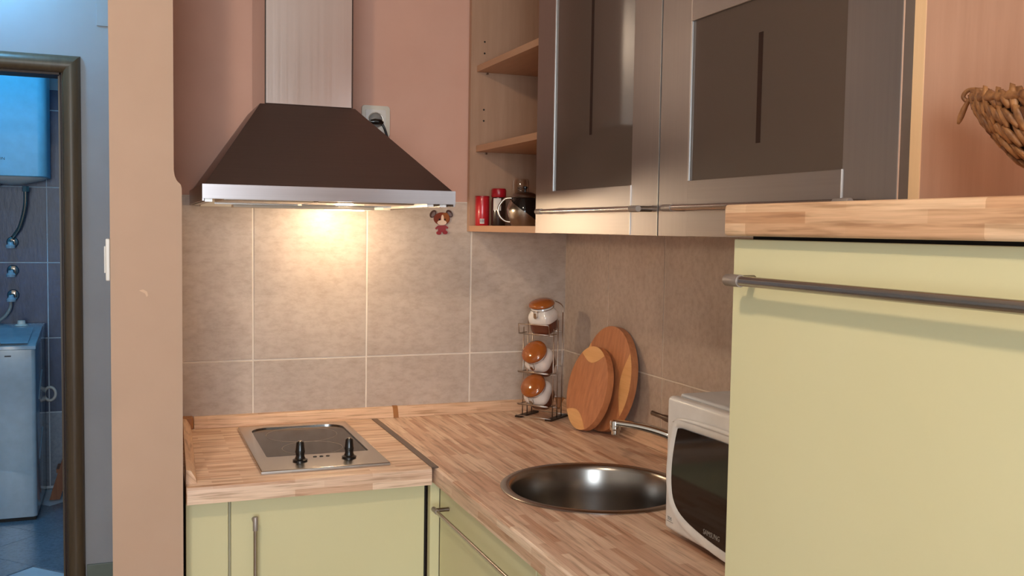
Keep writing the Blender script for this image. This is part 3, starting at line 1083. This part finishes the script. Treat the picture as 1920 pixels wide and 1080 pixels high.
for (zt, tl), (zj, fj) in zip(TIERS, ((0.250, -0.004), (0.142, -0.008), (0.048, -0.006))):
    # little tray: floor wires and front guard
    for f in (-0.020, 0.018 if zt > 0.2 else 0.002):
        finish('tray_wire', tube(B(), [rk(-0.052, f, zj - 0.003 / math.cos(tl) - (f - fj) * math.tan(tl)), rk(0.052, f, zj - 0.003 / math.cos(tl) - (f - fj) * math.tan(tl))], 0.0016, 8), 'wire', rack, True)
    zf, gh = (zt - 0.0060, 0.003) if zt < 0.2 else (zt - 0.004, 0.028)
    ff = 0.052
    loop = smooth_path([rk(-0.050, 0.010, zf), rk(-0.050, ff, zf), rk(-0.050, ff + 0.004, zf + gh), rk(0.050, ff + 0.004, zf + gh), rk(0.050, ff, zf), rk(0.050, 0.010, zf)], 1)
    finish('front_guard', tube(B(), loop, 0.0016, 8), 'wire', rack, True)
    finish('front_guard', tube(B(), [rk(-0.050, ff, zf), rk(0.050, ff, zf)], 0.0016, 8), 'wire', rack, True)


def spice_jar(zt, tilt, label, foff):
    base = rk(0.004, foff, zt)
    # local frame: z up, x = right (sd), y = back (-fr)
    M = Matrix((sd, -fr, Vector((0, 0, 1)))).transposed().to_4x4()
    M.translation = base
    M = M @ Matrix.Rotation(tilt, 4, 'X') @ Matrix.Scale(0.93, 4)
    j = thing('spice_jar', tuple(base), label, 'jar', 'jars in the spice rack')
    bm = B()
    lathe(bm, [(0, 0), (0.030, 0), (0.035, 0.004), (0.0370, 0.012), (0.0385, 0.036)], 40, power=3.6)
    finish('jar_base', bm, 'jar_base_brown', j, 40, xf=M)
    bm = B()
    lathe(bm, [(0.0385, 0.036), (0.0405, 0.042), (0.0415, 0.055), (0.038, 0.064), (0.033, 0.071), (0.032, 0.076), (0, 0.076)], 40, power=3.6)
    finish('jar_body', bm, 'ceramic_white', j, 40, xf=M)
    bm = B()
    lathe(bm, [(0, 0.076), (0.034, 0.076), (0.0355, 0.079), (0.034, 0.083), (0, 0.083)], 40)
    finish('collar', bm, 'ceramic_white', j, 40, xf=M)
    bm = B()
    lathe(bm, [(0, 0.0845), (0.035, 0.0845), (0.0405, 0.0875), (0.0412, 0.091), (0.0390, 0.0965), (0.031, 0.1015), (0.018, 0.105), (0, 0.106)], 40)
    finish('lid', bm, 'ceramic_brown', j, True, xf=M)
    bm = B()
    ring = [(0.0372 * math.cos(2 * PI * k / 32), 0.0372 * math.sin(2 * PI * k / 32), 0.0785) for k in range(32)]
    tube(bm, ring, 0.0011, 6, closed=True)
    cl = finish('clasp_wire', bm, 'wire', j, True, xf=M)
    bm = B()
    box(bm, -0.004, 0.004, -0.0475, -0.0450, 0.058, 0.076, 0.001)
    sub('clasp', bm, 'nickel', cl, xf=M)
    bm = B()
    tube(bm, [(-0.007, -0.0375, 0.080), (-0.007, -0.0455, 0.062), (0.007, -0.0455, 0.062), (0.007, -0.0375, 0.080)], 0.0011, 6)
    sub('bail', bm, 'wire', cl, True, xf=M)
    return j


spice_jar(0.250, TIERS[0][1], 'topmost white jar with brown lid in the spice rack', -0.004)
spice_jar(0.142, TIERS[1][1], 'middle white jar of the spice rack, tipped forward', -0.008)
spice_jar(0.048, TIERS[2][1], 'lowest white jar of the spice rack, tipped forward', -0.006)


# ================================================================== ROUND CHOPPING BOARDS
def round_board(name, r, th, cy, xbot, lean, label, inlay_ang, arc, plank_mat):
    """disc standing on its edge, leaning back against the wall at x = 0; local face normal is -x"""
    t = thing(name, (xbot, cy, ZC), label, 'chopping board', 'round chopping boards')
    M = Matrix.Translation((xbot, cy, ZC + 0.0008)) @ Matrix.Rotation(lean, 4, 'Y')
    # local: x = thickness (0 .. th), y along wall, z up from 0 to 2r
    lean_fix = th * math.sin(abs(lean))
    M = Matrix.Translation((0, 0, lean_fix)) @ M
    bm = B()
    n = 72
    pts = [(0, r * math.cos(2 * PI * k / n), r + r * math.sin(2 * PI * k / n)) for k in range(n)]
    prism(bm, pts, (th, 0, 0), 0.002)
    finish('disc', bm, plank_mat, t, 40, xf=M)
    for a0 in inlay_ang:
        # lens between rim arc (half angle arc) and an inward bowed arc
        loop = []
        for k in range(17):
            a = a0 - arc + 2 * arc * k / 16
            loop.append((r * math.cos(a) * 0.9985, r * math.sin(a) * 0.9985))
        pa, pb = Vector(loop[-1]), Vector(loop[0])
        inward = -Vector((math.cos(a0), math.sin(a0)))
        half = (pb - pa).length / 2
        for k in range(1, 12):
            u = k / 12
            loop.append(tuple(pa.lerp(pb, u) + inward * (half * 0.36 * math.sin(PI * u))))
        bm = B()
        prism(bm, [(-0.0006, y, r + z) for y, z in loop], (0.0035, 0, 0))
        o = finish('inlay', bm, 'board_light', t, xf=M)
        o['label'] = 'lighter lens-shaped wooden inlay'
    return t


round_board('chopping_board', 0.1430, 0.020, -0.370, -0.0690, math.radians(9.5), 'larger round wooden chopping board leaning on the tiled wall', (0.0, PI), 0.62, 'board_brown')
round_board('chopping_board', 0.1150, 0.018, -0.343, -0.1125, math.radians(13.0), 'smaller round wooden chopping board in front of the larger one', (PI / 2 - 0.05, -PI / 2 + 0.25), 0.62, 'board_brown')

# ================================================================== THINGS ON THE OPEN SHELF
ZS = ZU + 0.0172
can = thing('spice_tin', (-0.292, -0.055, ZS), 'slim red tin at the left end of the open shelf', 'tin', 'items on the open shelf')
cx_, cy_ = -0.292, -0.055
finish('tin_body', lathe(B(), [(0, 0), (0.0195, 0), (0.0205, 0.002), (0.0205, 0.083), (0.0195, 0.0855), (0, 0.0855)], 28, (cx_, cy_, ZS)), 'red_label', can, 40)
finish('rim', lathe(B(), [(0.0203, 0.0815), (0.0212, 0.083), (0.0203, 0.0855)], 28, (cx_, cy_, ZS)), 'red_cap', can, True)
bm = B()
lb = [bm.verts.new((cx_ + 0.0208 * math.cos(a), cy_ + 0.0208 * math.sin(a), ZS + z)) for z in (0.006, 0.020) for a in [math.radians(232 + 6 * k) for k in range(7)]]
for k in range(6):
    bm.faces.new((lb[k], lb[k + 1], lb[k + 8], lb[k + 7]))
finish('barcode_label', bm, 'label_paper', can)
for k in range(5):
    a = math.radians(236 + 7 * k)
    p = Vector((cx_ + 0.0210 * math.cos(a), cy_ + 0.0210 * math.sin(a), ZS))
    finish('barcode_line', tube(B(), [p + Vector((0, 0, 0.009)), p + Vector((0, 0, 0.0185))], 0.0006, 5), 'mark_dark', can)

sj = thing('spice_shaker', (-0.250, -0.075, ZS), 'glass spice shaker with red cap beside the red tin', 'jar', 'items on the open shelf')
cx_, cy_ = -0.252, -0.082
finish('glass_body', lathe(B(), [(0, 0), (0.019, 0), (0.0205, 0.003), (0.0205, 0.072), (0.0185, 0.082), (0, 0.082)], 28, (cx_, cy_, ZS)), 'spice_dark', sj, 40)
finish('cap', lathe(B(), [(0, 0.082), (0.0195, 0.082), (0.0215, 0.085), (0.0215, 0.102), (0.0195, 0.107), (0, 0.108)], 28, (cx_, cy_, ZS)), 'red_cap', sj, 40)
bm = B()
lb = [bm.verts.new((cx_ + 0.0209 * math.cos(a), cy_ + 0.0209 * math.sin(a), ZS + z)) for z in (0.044, 0.079) for a in [math.radians(205 + 8 * k) for k in range(9)]]
for k in range(8):
    bm.faces.new((lb[k], lb[k + 1], lb[k + 10], lb[k + 9]))
finish('paper_label', bm, 'label_paper', sj)

gj = thing('glass_jar', (-0.205, -0.105, ZS), 'tall clear glass jar at the back behind the teapot', 'jar', 'items on the open shelf')
cx_, cy_ = -0.185, -0.085
finish('glass_body', lathe(B(), [(0, 0), (0.022, 0), (0.0235, 0.004), (0.0235, 0.128), (0.021, 0.136), (0.0195, 0.136), (0.0215, 0.126), (0.0215, 0.006), (0, 0.004)], 28, (cx_, cy_, ZS)), 'clear_glass', gj, 40)
for k in range(3):
    bm = B()
    zc_ = 0.07 + 0.018 * k
    tube(bm, [(cx_ + 0.010 * math.cos(2 * PI * q / 16 + k), cy_ + 0.010 * math.sin(2 * PI * q / 16 + k), ZS + zc_ + 0.005 * math.cos(2 * PI * q / 16)) for q in range(16)], 0.0022, 6, closed=True)
    finish('metal_ring', bm, 'nickel', gj, True)

tp = thing('teapot', (-0.245, -0.245, ZS), 'small glass and steel teapot with looped handle on the open shelf', 'teapot', 'items on the open shelf')
cx_, cy_ = -0.2385, -0.250
finish('glass_body', lathe(B(), [(0, 0.001), (0.030, 0.001), (0.037, 0.006), (0.043, 0.025), (0.044, 0.042), (0.040, 0.062), (0.033, 0.075), (0, 0.076)], 36, (cx_, cy_, ZS)), 'dark_glass', tp, 40)
# steel shell cut on the slant: low at the spout side, high at the handle side
bm = B()
n = 48
for zlev in range(1):
    prof_s = lambda z: 0.0315 + 0.0135 * math.sin(min(1.0, z / 0.05) * PI / 2) - (0.0 if z < 0.045 else (z - 0.045) * 0.35)
    rows = 8
    grid = []
    for i in range(rows + 1):
        ring = []
        for k in range(n):
            a = 2 * PI * k / n
            # handle lies towards +y / -x
            hdir = math.cos(a - math.radians(154))
            ztop = 0.040 + 0.032 * hdir
            z = ztop * i / rows
            r = prof_s(z) + 0.0042
            ring.append(bm.verts.new((cx_ + r * math.cos(a), cy_ + r * math.sin(a), ZS + 0.0005 + z)))
        grid.append(ring)
    for A, C in zip(grid, grid[1:]):
        for k in range(n):
            bm.faces.new((A[k], A[(k + 1) % n], C[(k + 1) % n], C[k]))
    bm.faces.new(list(reversed(grid[0])))
finish('steel_shell', bm, 'nickel', tp, 60)
lid = finish('lid', lathe(B(), [(0, 0.076), (0.034, 0.076), (0.036, 0.079), (0.034, 0.084), (0.024, 0.090), (0.008, 0.093), (0, 0.093)], 32, (cx_, cy_, ZS)), 'nickel_dark', tp, 40)
sub('lid_knob', lathe(B(), [(0.0, 0.093), (0.003, 0.093), (0.003, 0.100), (0.0065, 0.103), (0.0065, 0.107), (0, 0.109)], 16, (cx_, cy_, ZS)), 'black_plastic', lid, 40)
hdv = Vector((-0.90, 0.43, 0)).normalized()
ctr = Vector((cx_, cy_, ZS))
bm = B()
tube(bm, smooth_path([ctr + hdv * 0.034 + Vector((0, 0, 0.076)), ctr + hdv * 0.055 + Vector((0, 0, 0.073)), ctr + hdv * 0.071 + Vector((0, 0, 0.052)), ctr + hdv * 0.070 + Vector((0, 0, 0.030)), ctr + hdv * 0.055 + Vector((0, 0, 0.014)), ctr + hdv * 0.036 + Vector((0, 0, 0.010))], 6), 0.0034, 10)
finish('handle', bm, 'nickel', tp, True)
finish('spout', tube(B(), smooth_path([ctr - hdv * 0.036 + Vector((0, 0, 0.040)), ctr - hdv * 0.055 + Vector((0, 0, 0.058)), ctr - hdv * 0.066 + Vector((0, 0, 0.076))], 5), [0.011 - 0.0006 * k for k in range(11)], 12), 'nickel', tp, True)

# ================================================================== SOCKET, STICKER
so = thing('wall_socket', (-0.593, 0.004, 1.742), 'cream wall socket with black plug beside the hood chimney', 'socket')
bm = B()
prism(bm, [(x, 0.0078, z) for x, z in rrect(-0.634, -0.554, 1.698, 1.785, 0.007)], (0, -0.010, 0), 0.002)
finish('plate', bm, 'cream_plastic', so, 40)
bm = B()
prism(bm, [(x, -0.0025, z) for x, z in rrect(-0.6235, -0.5665, 1.711, 1.773, 0.003)], (0, -0.0035, 0), 0.001)
finish('insert', bm, 'white_plastic', so, 40)
finish('socket_well', lathe(B(), [(0.0195, 0), (0.0215, 0.002), (0.0225, 0.0), (0.0195, 0)], 32), 'nickel', so, True,
       xf=Matrix.Translation((-0.5955, -0.0062, 1.744)) @ Matrix.Rotation(PI / 2, 4, 'X'))
finish('socket_face', lathe(B(), [(0, 0), (0.0195, 0), (0.0195, 0.0006), (0, 0.0006)], 32), 'mark_grey', so, True,
       xf=Matrix.Translation((-0.5955, -0.0062, 1.744)) @ Matrix.Rotation(PI / 2, 4, 'X'))
pg = tag(finish('power_plug', tube(B(), [(-0.612, -0.014, 1.738), (-0.600, -0.016, 1.739), (-0.585, -0.014, 1.739), (-0.578, -0.012, 1.735)], [0.006, 0.0085, 0.0085, 0.006], 14), 'black_plastic', None, 40), 'black power plug pushed into the wall socket', 'plug')
bm = B()
tube(bm, smooth_path([(-0.582, -0.013, 1.738), (-0.574, -0.014, 1.725), (-0.566, -0.012, 1.705), (-0.560, -0.010, 1.68), (-0.560, -0.009, 1.64)], 6), 0.0035, 10)
sub('cable', bm, 'black_plastic', pg, True)

dg_ = thing('dog_sticker', (-0.398, -0.001, 1.463), 'small brown cartoon dog sticker in a red shirt on the tiles', 'sticker')


def flat(pts, y0, th, mat, name):
    bm = B()
    prism(bm, [(x, y0, z) for x, z in pts], (0, -th, 0), 0.0)
    return finish(name, bm, mat, dg_, None)


def ell(cx, cz, rx, rz, n=28, rot=0.0):
    return [(cx + rx * math.cos(2 * PI * k / n) * math.cos(rot) - rz * math.sin(2 * PI * k / n) * math.sin(rot),
             cz + rx * math.cos(2 * PI * k / n) * math.sin(rot) + rz * math.sin(2 * PI * k / n) * math.cos(rot)) for k in range(n)]


DX, DZ = -0.3975, 1.4645
flat(ell(DX - 0.0265, DZ + 0.0205, 0.0085, 0.0125, rot=-0.6), -0.0004, 0.0022, 'dog_dark', 'ear')
flat(ell(DX + 0.0235, DZ + 0.0225, 0.0085, 0.0125, rot=0.75), -0.0004, 0.0022, 'dog_dark', 'ear')
flat(ell(DX - 0.0255, DZ + 0.0195, 0.0045, 0.0085, rot=-0.6), -0.0026, 0.0006, 'ear_grey', 'ear_lining')
flat(ell(DX + 0.0235, DZ + 0.0210, 0.0045, 0.0085, rot=0.75), -0.0026, 0.0006, 'ear_grey', 'ear_lining')
flat(ell(DX, DZ + 0.007, 0.0245, 0.0185), -0.0004, 0.0034, 'dog_brown', 'head')
flat(ell(DX + 0.010, DZ + 0.010, 0.0125, 0.0150), -0.0038, 0.0006, 'dog_tan', 'face_patch')
flat(ell(DX, DZ - 0.004, 0.0140, 0.0075), -0.0044, 0.0007, 'dog_cream', 'muzzle')
flat(ell(DX + 0.0015, DZ + 0.007, 0.0040, 0.0115), -0.0044, 0.0006, 'dog_cream', 'blaze')
flat(ell(DX - 0.008, DZ + 0.0045, 0.0022, 0.0028), -0.0044, 0.0008, 'black_plastic', 'eye')
flat(ell(DX + 0.009, DZ + 0.0050, 0.0022, 0.0028), -0.0044, 0.0008, 'black_plastic', 'eye')
flat([(DX - 0.011, DZ - 0.0125), (DX - 0.020, DZ - 0.0205), (DX - 0.0165, DZ - 0.0245), (DX - 0.011, DZ - 0.021), (DX - 0.011, DZ - 0.032), (DX + 0.013, DZ - 0.031), (DX + 0.0125, DZ - 0.0205), (DX + 0.018, DZ - 0.0215), (DX + 0.0205, DZ - 0.018), (DX + 0.012, DZ - 0.0115)], -0.0004, 0.0026, 'dog_red', 'shirt')
flat(ell(DX - 0.0085, DZ - 0.034, 0.0075, 0.0055), -0.0006, 0.0034, 'dog_red', 'foot')
flat(ell(DX + 0.0105, DZ - 0.0325, 0.0075, 0.0055), -0.0006, 0.0034, 'dog_red', 'foot')

# ================================================================== BASKET ON THE TALL CABINET
bk = thing('woven_basket', (-0.34, -2.06, 1.476), 'boat-shaped woven straw basket on top of the tall cabinet', 'basket')
TIP = Vector((-0.35, -1.872, 1.6015))
L = 0.36


def hull(u, v):
    """u 0..1 along the length from the near-wall tip, v 0 (rim) .. 1 (keel); returns centre offset for one flank"""
    w = 0.085 * math.sin(PI * min(max(u, 0.0), 1.0)) ** 0.75
    dep = 0.092 * (1 - abs(2 * u - 1) ** 2.3) ** 0.9 if 0 < u < 1 else 0.0
    zr = 1.5985 - 0.020 * math.sin(PI * u)
    z = zr - dep * v
    return w * (1 - v ** 1.8) ** 0.7, z


ROWSN = 5
NU = 26
for flank in (-1, 1):
    for row in range(ROWSN):
        v = row / (ROWSN - 0.5)
        bm = B()
        for i in range(NU):
            u = (i + 0.5 + 0.5 * (row % 2)) / NU * 0.98 + 0.012
            if u >= 0.995:
                continue
            w, z = hull(u, v)
            w2, z2 = hull(min(u + 0.02, 0.999), v)
            p = Vector((TIP.x + flank * w, TIP.y - u * L, z))
            q = Vector((TIP.x + flank * w2, TIP.y - (u + 0.02) * L, z2))
            d = (q - p).normalized()
            wn, zn = hull(u, min(v + 0.08, 0.99))
            dn = (Vector((TIP.x + flank * wn, TIP.y - u * L, zn)) - p)
            dn = dn.normalized() if dn.length > 1e-5 else Vector((0, 0, -1))
            nrm = d.cross(dn).normalized()
            k_ = (0.75 if (i % 2) else 1.25) + random.uniform(-0.15, 0.15)
            ax = (d * math.cos(k_) + dn * math.sin(k_)).normalized()
            bx = nrm.cross(ax).normalized()
            lf = 0.0165 * random.uniform(0.9, 1.1)
            wd = 0.0064 * random.uniform(0.85, 1.15)
            r = bmesh.ops.create_icosphere(bm, subdivisions=1, radius=1.0)
            Mx = Matrix((ax * lf, bx * wd, nrm * 0.0036)).transposed().to_4x4()
            Mx.translation = p + nrm * random.uniform(-0.0012, 0.0012)
            bmesh.ops.transform(bm, matrix=Mx, verts=r['verts'])
        finish('braid', bm, 'basket_fibre', bk, True)
# dark inner lining that closes the weave
bm = B()
g = []
for i in range(25):
    u = 0.01 + 0.98 * i / 24
    ring = []
    for k in range(17):
        s = -1 + 2 * k / 16
        v = 1 - abs(s)
        w, z = hull(u, v * 0.97)
        ring.append(bm.verts.new((TIP.x + (1 if s > 0 else -1) * max(0, w - 0.002), TIP.y - u * L, z + 0.001)))
    g.append(ring)
for A, C in zip(g, g[1:]):
    for k in range(16):
        bm.faces.new((A[k], A[k + 1], C[k + 1], C[k]))
finish('lining', bm, 'basket_dark', bk, True)
for flank in (-1, 1):
    bm = B()
    tube(bm, [(TIP.x + flank * hull(u, 0)[0], TIP.y - u * L, hull(u, 0)[1] + 0.003 + 0.0012 * math.sin(u * 160)) for u in [0.01 + 0.98 * k / 60 for k in range(61)]], [0.0048 + 0.001 * math.sin(k * 1.7) for k in range(61)], 8)
    finish('rim', bm, 'basket_fibre', bk, True)
bm = B()
tube(bm, smooth_path([TIP + Vector((0.0, -0.012, 0.006)), TIP + Vector((-0.004, 0.006, 0.008)), TIP + Vector((-0.006, 0.012, 0.001)), TIP + Vector((-0.004, 0.006, -0.006))], 5), 0.0026, 8)
finish('curl', bm, 'basket_fibre', bk, True)
bm = B()
tube(bm, smooth_path([TIP + Vector((-0.006, -0.006, 0.006)), TIP + Vector((-0.010, 0.004, -0.010)), TIP + Vector((-0.012, 0.012, -0.030))], 5), [0.002, 0.0022, 0.0024, 0.0026, 0.0028, 0.003, 0.0034, 0.0036, 0.0036, 0.003, 0.0015], 8)
finish('loose_strand', bm, 'basket_fibre', bk, True)

# ================================================================== HALL THINGS
sp = thing('light_switch', (-1.281, -0.60, 1.372), 'white light switch on the hall side of the peach pillar', 'switch')
finish('plate', box(B(), -1.2855, -1.2775, -0.645, -0.565, 1.330, 1.413, 0.002), 'white_plastic', sp)
finish('rocker', box(B(), -1.2885, -1.2857, -0.63, -0.58, 1.345, 1.398, 0.001), 'white_plastic', sp)
jb = tag(finish('junction_cover', box(B(), -1.355, -1.279, HY - 0.006, HY - 0.0003, 2.208, 2.32, 0.001), 'hall_paint', None), 'flat pale junction cover high on the hallway wall', 'cover')

# ================================================================== BATHROOM THINGS
wh = thing('water_heater', (-1.86, 2.82, 1.66), 'white electric water heater hanging on the blue bathroom tiles', 'heater')
bm = B()
pts = rrect(-2.13, -1.628, 2.75, 3.045, 0.045, 8)
prism(bm, [(x, y, 1.672) for x, y in pts], (0, 0, 0.78), 0.004)
finish('tank', bm, 'heater_enamel', wh, 50)
bm = B()
lathe(bm, [(0, -0.040), (0.05, -0.036), (0.15, -0.012), (0.165, 0.0), (0, 0.0)], 36, (-1.80, 2.90, 1.672), sy=0.7)
finish('bottom_cover', bm, 'white_plastic', wh, 50)
finish('thermostat_box', box(B(), -2.02, -1.86, 2.80, 2.98, 1.625, 1.6715, 0.006), 'black_plastic', wh)
text_obj('brand_lettering', 'ARISTON', 0.020, (-1.900, 2.7492, 1.7500), (1, 0, 0), (0, 0, 1), 'mark_dark', wh)

hs = thing('heater_hose', (-1.75, 2.99, 1.4), 'flexible metal hose running down from the water heater to the valve', 'hose')
bm = B()
tube(bm, smooth_path([(-1.742, 2.93, 1.612), (-1.748, 2.95, 1.52), (-1.775, 2.98, 1.42), (-1.812, 3.005, 1.36)], 8), 0.010, 10)
finish('hose', bm, 'nickel', hs, True)
finish('nut', cyl(B(), (-1.742, 2.93, 1.628), (-1.742, 2.93, 1.600), 0.017, 6), 'nickel', hs)


def valve(name, z, label, hose_to=None):
    v = thing(name, (-1.835, BY - 0.02, z), label, 'valve', 'valves on the bathroom wall')
    finish('flange', lathe(B(), [(0, 0), (0.030, 0), (0.026, 0.008), (0.012, 0.012), (0, 0.012)], 24), 'chrome', v, 40,
           xf=Matrix.Translation((-1.818, BY - 0.0005, z)) @ Matrix.Rotation(PI / 2, 4, 'X'))
    finish('stem', cyl(B(), (-1.818, BY - 0.008, z), (-1.818, BY - 0.065, z), 0.010, 14), 'chrome', v, True)
    finish('tap_head', lathe(B(), [(0, -0.018), (0.022, -0.018), (0.024, -0.006), (0.014, 0.004), (0.012, 0.016), (0, 0.018)], 18, (-1.822, BY - 0.06, z - 0.012)), 'white_enamel', v, 40)
    if hose_to:
        o = finish('hose', tube(B(), smooth_path(hose_to, 6), 0.009, 10), 'mark_grey', v, True)
    return v


valve('wall_valve', 1.335, 'round chrome wall flange where the heater hose ends')
valve('wall_valve', 1.185, 'chrome angle valve in the middle of the bathroom wall')
valve('wall_valve', 1.055, 'white headed tap feeding the grey washing machine hose',
      [(-1.825, 2.99, 1.04), (-1.828, 2.985, 0.99), (-1.86, 2.98, 0.94), (-1.93, 2.98, 0.90)])

wm = thing('washing_machine', (-1.865, 2.75, 0), 'white top-loading washing machine in the blue bathroom', 'washing machine')
bm = B()
pts = rrect(-2.070, -1.668, 2.452, 3.03, 0.018, 5)
prism(bm, [(x, y, 0.018) for x, y in pts], (0, 0, 0.815), 0.003)
finish('body', bm, 'white_enamel', wm, 50)
bm = B()
# sloping top: lower at the front
ts = [(2.442, 0.835), (3.035, 0.835), (3.035, 0.905), (2.95, 0.912), (2.80, 0.905), (2.62, 0.878), (2.47, 0.862), (2.445, 0.850)]
prism(bm, [(-2.074, y, z) for y, z in ts], (0.410, 0, 0), 0.004)
finish('top_cover', bm, 'white_enamel', wm, 40)
bm = B()
ls = [(2.455, 0.8635), (2.47, 0.8655), (2.62, 0.8815), (2.775, 0.9045), (2.775, 0.9075), (2.62, 0.8855), (2.465, 0.870), (2.448, 0.864)]
prism(bm, [(-2.05, y, z) for y, z in ls], (0.350, 0, 0))
ld = finish('lid', bm, 'white_enamel', wm, 40)
sub('lid_grip', box(B(), -1.90, -1.815, 2.446, 2.462, 0.853, 0.868, 0.003), 'mark_grey', ld)
finish('program_knob', lathe(B(), [(0, 0), (0.032, 0), (0.028, 0.006), (0.020, 0.008), (0.018, 0.026), (0, 0.028)], 24, (-1.765, 2.875, 0.9085)), 'white_plastic', wm, 40)
finish('side_crease', tube(B(), [(-1.6685, 2.60, 0.57), (-1.6685, 2.80, 0.685)], 0.005, 8), 'white_enamel', wm)
finish('side_crease', tube(B(), [(-1.6685, 2.60, 0.27), (-1.6685, 2.80, 0.385)], 0.005, 8), 'white_enamel', wm)
finish('front_badge', box(B(), -1.80, -1.772, 2.4505, 2.4525, 0.800, 0.806), 'mark_dark', wm)
finish('base_gap', box(B(), -2.05, -1.675, 2.46, 3.02, 0.0005, 0.0185), 'black_matte', wm)

dp = tag(finish('drain_pipe', tube(B(), [(-1.648 + 0.028 * math.cos(2 * PI * k / 28), BY - 0.006, 0.520 + 0.036 * math.sin(2 * PI * k / 28)) for k in range(28)], 0.008, 10, closed=True), 'white_plastic', None, True), 'white ring of a drain outlet in the tiled bathroom wall', 'pipe')

ws = thing('folding_ladder', (-1.60, 2.86, 0), 'brown wooden folding ladder leaning behind the washing machine', 'ladder')
for y in (2.80, 2.95):
    bm = B()
    prism(bm, [(-1.640, y, 0.001), (-1.590, y, 0.001), (-1.405, y, 0.62), (-1.452, y, 0.62)], (0, 0.022, 0))
    finish('leg', bm, 'stool_wood', ws)
for t_ in (0.22, 0.55):
    cx = -1.637 + 0.187 * t_ * 1.0
    finish('rung', box(B(), -1.648 + 0.187 * t_, -1.600 + 0.187 * t_, 2.822, 2.950, 0.62 * t_, 0.62 * t_ + 0.02), 'stool_wood', ws)

# ================================================================== LAMPS (outside the view)
cl = thing('ceiling_lamp', (-1.55, -2.2, 2.40), 'round glass ceiling lamp lit above the kitchen', 'lamp')
finish('canopy', lathe(B(), [(0, CEIL - 0.001), (0.07, CEIL - 0.001), (0.06, CEIL - 0.03), (0, CEIL - 0.032)], 24, (-1.55, -2.2, 0)), 'nickel', cl, 40)
finish('stem', cyl(B(), (-1.55, -2.2, 2.48), (-1.55, -2.2, CEIL - 0.03), 0.008, 10), 'nickel', cl, True)
finish('shade', lathe(B(), [(0.02, 0.10), (0.08, 0.085), (0.13, 0.05), (0.15, 0.0), (0.147, 0.0), (0.127, 0.048), (0.078, 0.082), (0.02, 0.097)], 36, (-1.55, -2.2, 2.38)), 'white_plastic', cl, True)
point_light('ceiling_lamp_light', (-1.55, -2.2, 2.37), 26.0, (1.0, 0.81, 0.60), 0.05)

hl = thing('hall_lamp', (-1.80, 1.18, 2.55), 'flat cool white lamp on the hallway ceiling', 'lamp')
finish('shade', lathe(B(), [(0, CEIL - 0.001), (0.14, CEIL - 0.001), (0.14, CEIL - 0.03), (0.10, CEIL - 0.05), (0, CEIL - 0.055)], 32, (-1.80, 1.18, 0)), 'cool_lamp_glow', hl, 40)
point_light('hall_lamp_light', (-1.80, 1.18, 2.50), 10.0, (0.14, 0.58, 1.0), 0.06)
bl = thing('bathroom_lamp', (-1.9, 2.05, 2.55), 'flat cool white lamp on the bathroom ceiling', 'lamp')
finish('shade', lathe(B(), [(0, CEIL - 0.001), (0.12, CEIL - 0.001), (0.12, CEIL - 0.03), (0.09, CEIL - 0.05), (0, CEIL - 0.055)], 32, (-1.9, 2.05, 0)), 'cool_lamp_glow', bl, 40)
point_light('bathroom_lamp_light', (-1.9, 2.05, 2.50), 15.0, (0.06, 0.54, 1.0), 0.06)
